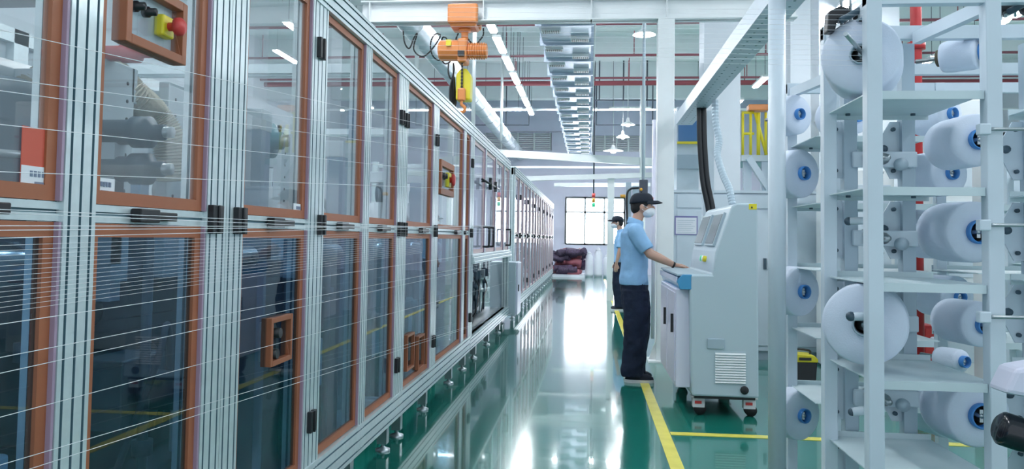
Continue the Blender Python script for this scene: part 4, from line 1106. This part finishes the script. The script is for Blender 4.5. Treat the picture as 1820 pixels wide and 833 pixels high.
def person(label, loc, rz, armR, armL, gaze=0, group=None, cable=False):
    """built facing +X with its right side towards -Y, then turned by rz"""
    t = thing('person', label, 'person', (0, 0, 0))
    B = MB()
    # torso, neck
    loft(B, [((-.005, 0, .86), .085, .12), ((-.01, 0, .95), .095, .14), ((.0, 0, 1.08), .09, .135), ((0, 0, 1.2), .1, .15), ((-.01, 0, 1.32), .1, .165), ((-.015, 0, 1.4), .075, .13), ((-.005, 0, 1.44), .055, .07), ((.015, 0, 1.5), .052, .055), ((.03, 0, 1.56), .05, .052)])
    # head: skull, jaw, nose, ears
    B.ball((.055, 0, 1.635), (.098, .076, .108), 24); B.ball((.085, 0, 1.575), (.068, .058, .06), 20)
    B.ball((.155, 0, 1.6), (.022, .014, .024), 12); B.ball((.145, 0, 1.565), (.02, .022, .01), 12); B.ball((.14, 0, 1.535), (.022, .026, .018), 12)
    for s_ in (-1, 1):
        B.ball((.05, s_ * .077, 1.605), (.022, .012, .032), 12)
        B.tube([(-.01, s_ * .075, .88), (.005, s_ * .088, .7), (.02, s_ * .092, .48), (-.0, s_ * .095, .28), (-.02, s_ * .095, .07)], [.068, .07, .055, .05, .036], 16)
        B.ball((.03, s_ * .095, .045), (.12, .042, .04), 16)
        A = armR if s_ < 0 else armL
        sh = Vector((-.015, s_ * .17, 1.375)); el = Vector(A[0]); wr = Vector(A[1]); hd = Vector(A[2])
        B.ball(sh, .05, 16)
        B.tube([sh, sh.lerp(el, .5), el], [.052, .046, .038], 16); B.ball(el, .038, 14)
        B.tube([el, el.lerp(wr, .35), wr], [.038, .037, .024], 16)
        d = (hd - wr).normalized(); side = d.cross(Vector((0, 0, 1))).normalized() if abs(d.z) < .9 else Vector((1, 0, 0)); nrm = side.cross(d)
        palm = wr + d * .045
        # palm as a flattened tube made of three parallel rods, then fingers
        for q_ in (-.026, -.009, .009, .026):
            B.tube([wr + side * q_ * .6, wr + d * .085 + side * q_], [.014, .0125], 10)
        for q_, L_ in ((-.03, .06), (-.01, .075), (.011, .07), (.031, .055)):
            b0_ = wr + d * .085 + side * q_; b1_ = b0_ + d * L_ * .5 - nrm * .006; b2_ = b1_ + d * L_ * .45 - nrm * .018
            B.tube([b0_, b1_, b2_], [.0095, .0088, .0072], 10); B.ball(b2_, .0074, 8)
        th = s_ * -1; b0_ = wr + d * .025 + side * (.024 * th if A[3] else -.024 * th); tdir = side * (1 if (b0_ - wr).dot(side) > 0 else -1)
        b1_ = b0_ + d * .035 + tdir * .022 - nrm * .004; b2_ = b1_ + d * .028 + tdir * .006 - nrm * .006
        B.tube([b0_, b1_, b2_], [.013, .0105, .0085], 10); B.ball(b2_, .0085, 8)
    body = fuse(B.build('body', skin, t), .0055, 2)
    # shirt with sleeves and collar
    g = MB()
    loft(g, [((-.015, 0, .885), .135, .178), ((-.02, 0, .93), .135, .178), ((-.015, 0, 1.02), .125, .168), ((-.01, 0, 1.15), .122, .168), ((-.015, 0, 1.27), .13, .182), ((-.02, 0, 1.36), .118, .182), ((-.02, 0, 1.41), .09, .14), ((-.01, 0, 1.455), .064, .075)], 28)
    for s_ in (-1, 1):
        A = armR if s_ < 0 else armL; sh = Vector((-.015, s_ * .165, 1.365)); el = Vector(A[0]); e2 = sh.lerp(el, .82)
        g.tube([sh + (sh - e2) * .15, sh, sh.lerp(e2, .5), e2], [.06, .076, .073, .07], 18).ball(sh + Vector((0, 0, .004)), .074, 18).ball(sh + Vector((0, -s_ * .05, .02)), .07, 18)
    fuse(g.build('shirt', shirt, t), .008, 3, .02, .15)
    g = MB(); n = 24; vs = []
    for z, rx, ry, ox in ((1.44, .078, .08, -.008), (1.49, .07, .072, .0), (1.495, .066, .068, .0), (1.45, .07, .072, -.005)):
        for k in range(n): a_ = 2 * PI * k / n; vs.append((ox + rx * math.cos(a_), ry * math.sin(a_), z - .022 * math.cos(a_)))
    g.add(vs, [(i * n + k, i * n + (k + 1) % n, (i + 1) * n + (k + 1) % n, (i + 1) * n + k) for i in range(3) for k in range(n)], 0, True); g.build('collar', shirt, t)
    # trousers
    g = MB()
    loft(g, [((-.01, 0, .80), .125, .17), ((-.012, 0, .88), .13, .172), ((-.01, 0, .95), .118, .165)], 24)
    for s_, dxl in ((-1, -.012), (1, .02)):
        loft(g, [((-.01 + dxl, s_ * .092, .05 if s_ < 0 else .06), .1, .078), ((-.02 + dxl, s_ * .094, .12), .104, .08), ((dxl, s_ * .094, .3), .108, .082), ((.015 + dxl, s_ * .094, .5), .115, .086), ((.008, s_ * .09, .68), .128, .092), ((-.005, s_ * .082, .84), .125, .092)], 22)
    fuse(g.build('trousers', trouserm, t), .009, 3, .03, .12)
    # shoes
    for s_ in (-1, 1):
        g = MB(); n = 22; P = []
        for k in range(n):
            a_ = 2 * PI * k / n; ca = math.cos(a_); P.append((.035 + .135 * ca, s_ * .098 + .047 * math.sin(a_) * (1.05 + .12 * ca)))
        rings = [(0, 1), (.028, 1.02)]
        vs = [(p[0], p[1], z) for z, f_ in rings for p in P]
        g.add(vs, [(k, (k + 1) % n, n + (k + 1) % n, n + k) for k in range(n)] + [tuple(range(n))[::-1], tuple(range(n, 2 * n))]); so = g.build('shoe_sole', solem, t)
        g = MB(); vs = []
        for z, fx, ox in ((.028, .97, 0), (.05, .93, 0), (.07, .8, -.02), (.085, .6, -.045), (.1, .45, -.06)):
            for p in P: vs.append((.035 + (p[0] - .035) * fx + ox, s_ * .098 + (p[1] - s_ * .098) * (fx * .5 + .48), z))
        g.add(vs, [(i * n + k, i * n + (k + 1) % n, (i + 1) * n + (k + 1) % n, (i + 1) * n + k) for i in range(4) for k in range(n)] + [tuple(range(4 * n, 5 * n))], 0, True)
        g.build('shoe', capm, t)
    # hair, cap, mask
    fuse(MB().ball((.045, 0, 1.638), (.1, .083, .092), 22).ball((.0, 0, 1.6), (.052, .07, .06), 18).build('hair', hair, t), .008, 2).modifiers
    g = MB(); n = 28; vs = []; K = 8
    for i in range(K + 1):
        f_ = i / K
        for k in range(n):
            a_ = 2 * PI * k / n; rr = math.cos(f_ * PI / 2) ** .55 if i < K else .001
            vs.append((.05 + .112 * rr * math.cos(a_), .09 * rr * math.sin(a_), 1.648 + .095 * math.sin(f_ * PI / 2) + .01 * math.cos(a_) * (1 - f_)))
    g.add(vs, [(i * n + k, i * n + (k + 1) % n, (i + 1) * n + (k + 1) % n, (i + 1) * n + k) for i in range(K) for k in range(n)] + [tuple(range(n))[::-1]], 0, True)
    g.ball((.05, 0, 1.745), .009, 8)
    cp2 = g.build('cap', capm, t)
    g = MB(); top = []; bot = []
    for k in range(15):
        a_ = -1.15 + 2.3 * k / 14; x = .05 + .11 * math.cos(a_); y_ = .088 * math.sin(a_)
        ext = .085 * max(0, math.cos(a_ / 1.15 * PI / 2)) ** .6
        top += [(x - .01, y_, 1.663 + .004), (x + ext * .5, y_, 1.664 + .006 - 1.2 * y_ * y_), (x + ext, y_ * 1.0, 1.652 - 2.2 * y_ * y_)]
    bot = [(v[0], v[1], v[2] - .006) for v in top]; N_ = 15
    fs = [(k * 3 + j, k * 3 + j + 1, (k + 1) * 3 + j + 1, (k + 1) * 3 + j) for k in range(N_ - 1) for j in (0, 1)]
    o_ = len(top); fs2 = [tuple(i + o_ for i in f[::-1]) for f in fs] + [(k * 3 + 2, o_ + k * 3 + 2, o_ + (k + 1) * 3 + 2, (k + 1) * 3 + 2) for k in range(N_ - 1)]
    g.add(top + bot, fs + fs2, 0, True); g.build('cap_brim', capm, cp2)
    MB().cbox((.155, -.03, 1.69), (.004, .03, .014)).build('emblem', red, cp2)
    g = MB().ball((.105, 0, 1.562), (.071, .066, .052), 20).ball((.15, 0, 1.575), (.028, .03, .032), 14)
    mk = fuse(g.build('face_mask', maskm, t), .007, 3)
    g = MB()
    for s_ in (-1, 1):
        g.tube([(.105, s_ * .066, 1.6), (.055, s_ * .088, 1.625)], .002, 6); g.tube([(.1, s_ * .064, 1.55), (.05, s_ * .088, 1.585)], .002, 6)
    g.build('ear_loop', maskm, mk)
    for s_ in (-1, 1):
        MB().ball((.135, s_ * .032, 1.627), (.012, .013, .007), 12).build('eye', ink, t)
        MB().ball((.138, s_ * .034, 1.643), (.01, .018, .004), 10).build('eyebrow', hair, t)
    wr = Vector(armR[1]); el = Vector(armR[0]); d = (wr - el).normalized()
    MB().lathe(wr - d * .012, d, [(-.008, .024), (-.008, .029), (.008, .029), (.008, .024)], 20).build('wristband', rubber, t)
    t.location = loc; t.rotation_euler = (0, 0, rz)
    return t


person('worker in blue polo shirt, black cap and white mask working at the console', (.435, 7.45, 0), 0,
       ((.115, -.21, 1.17), (.34, -.17, 1.075), (.46, -.12, 1.058), True), ((.15, .2, 1.18), (.37, .2, 1.075), (.5, .17, 1.058), True))
person('second worker in cap and mask standing behind the first, facing left', (.58, 14.8, 0), PI,
       ((.02, -.24, 1.1), (.08, -.24, .86), (.09, -.23, .7), True), ((.02, .24, 1.1), (.08, .24, .86), (.09, .23, .7), True))
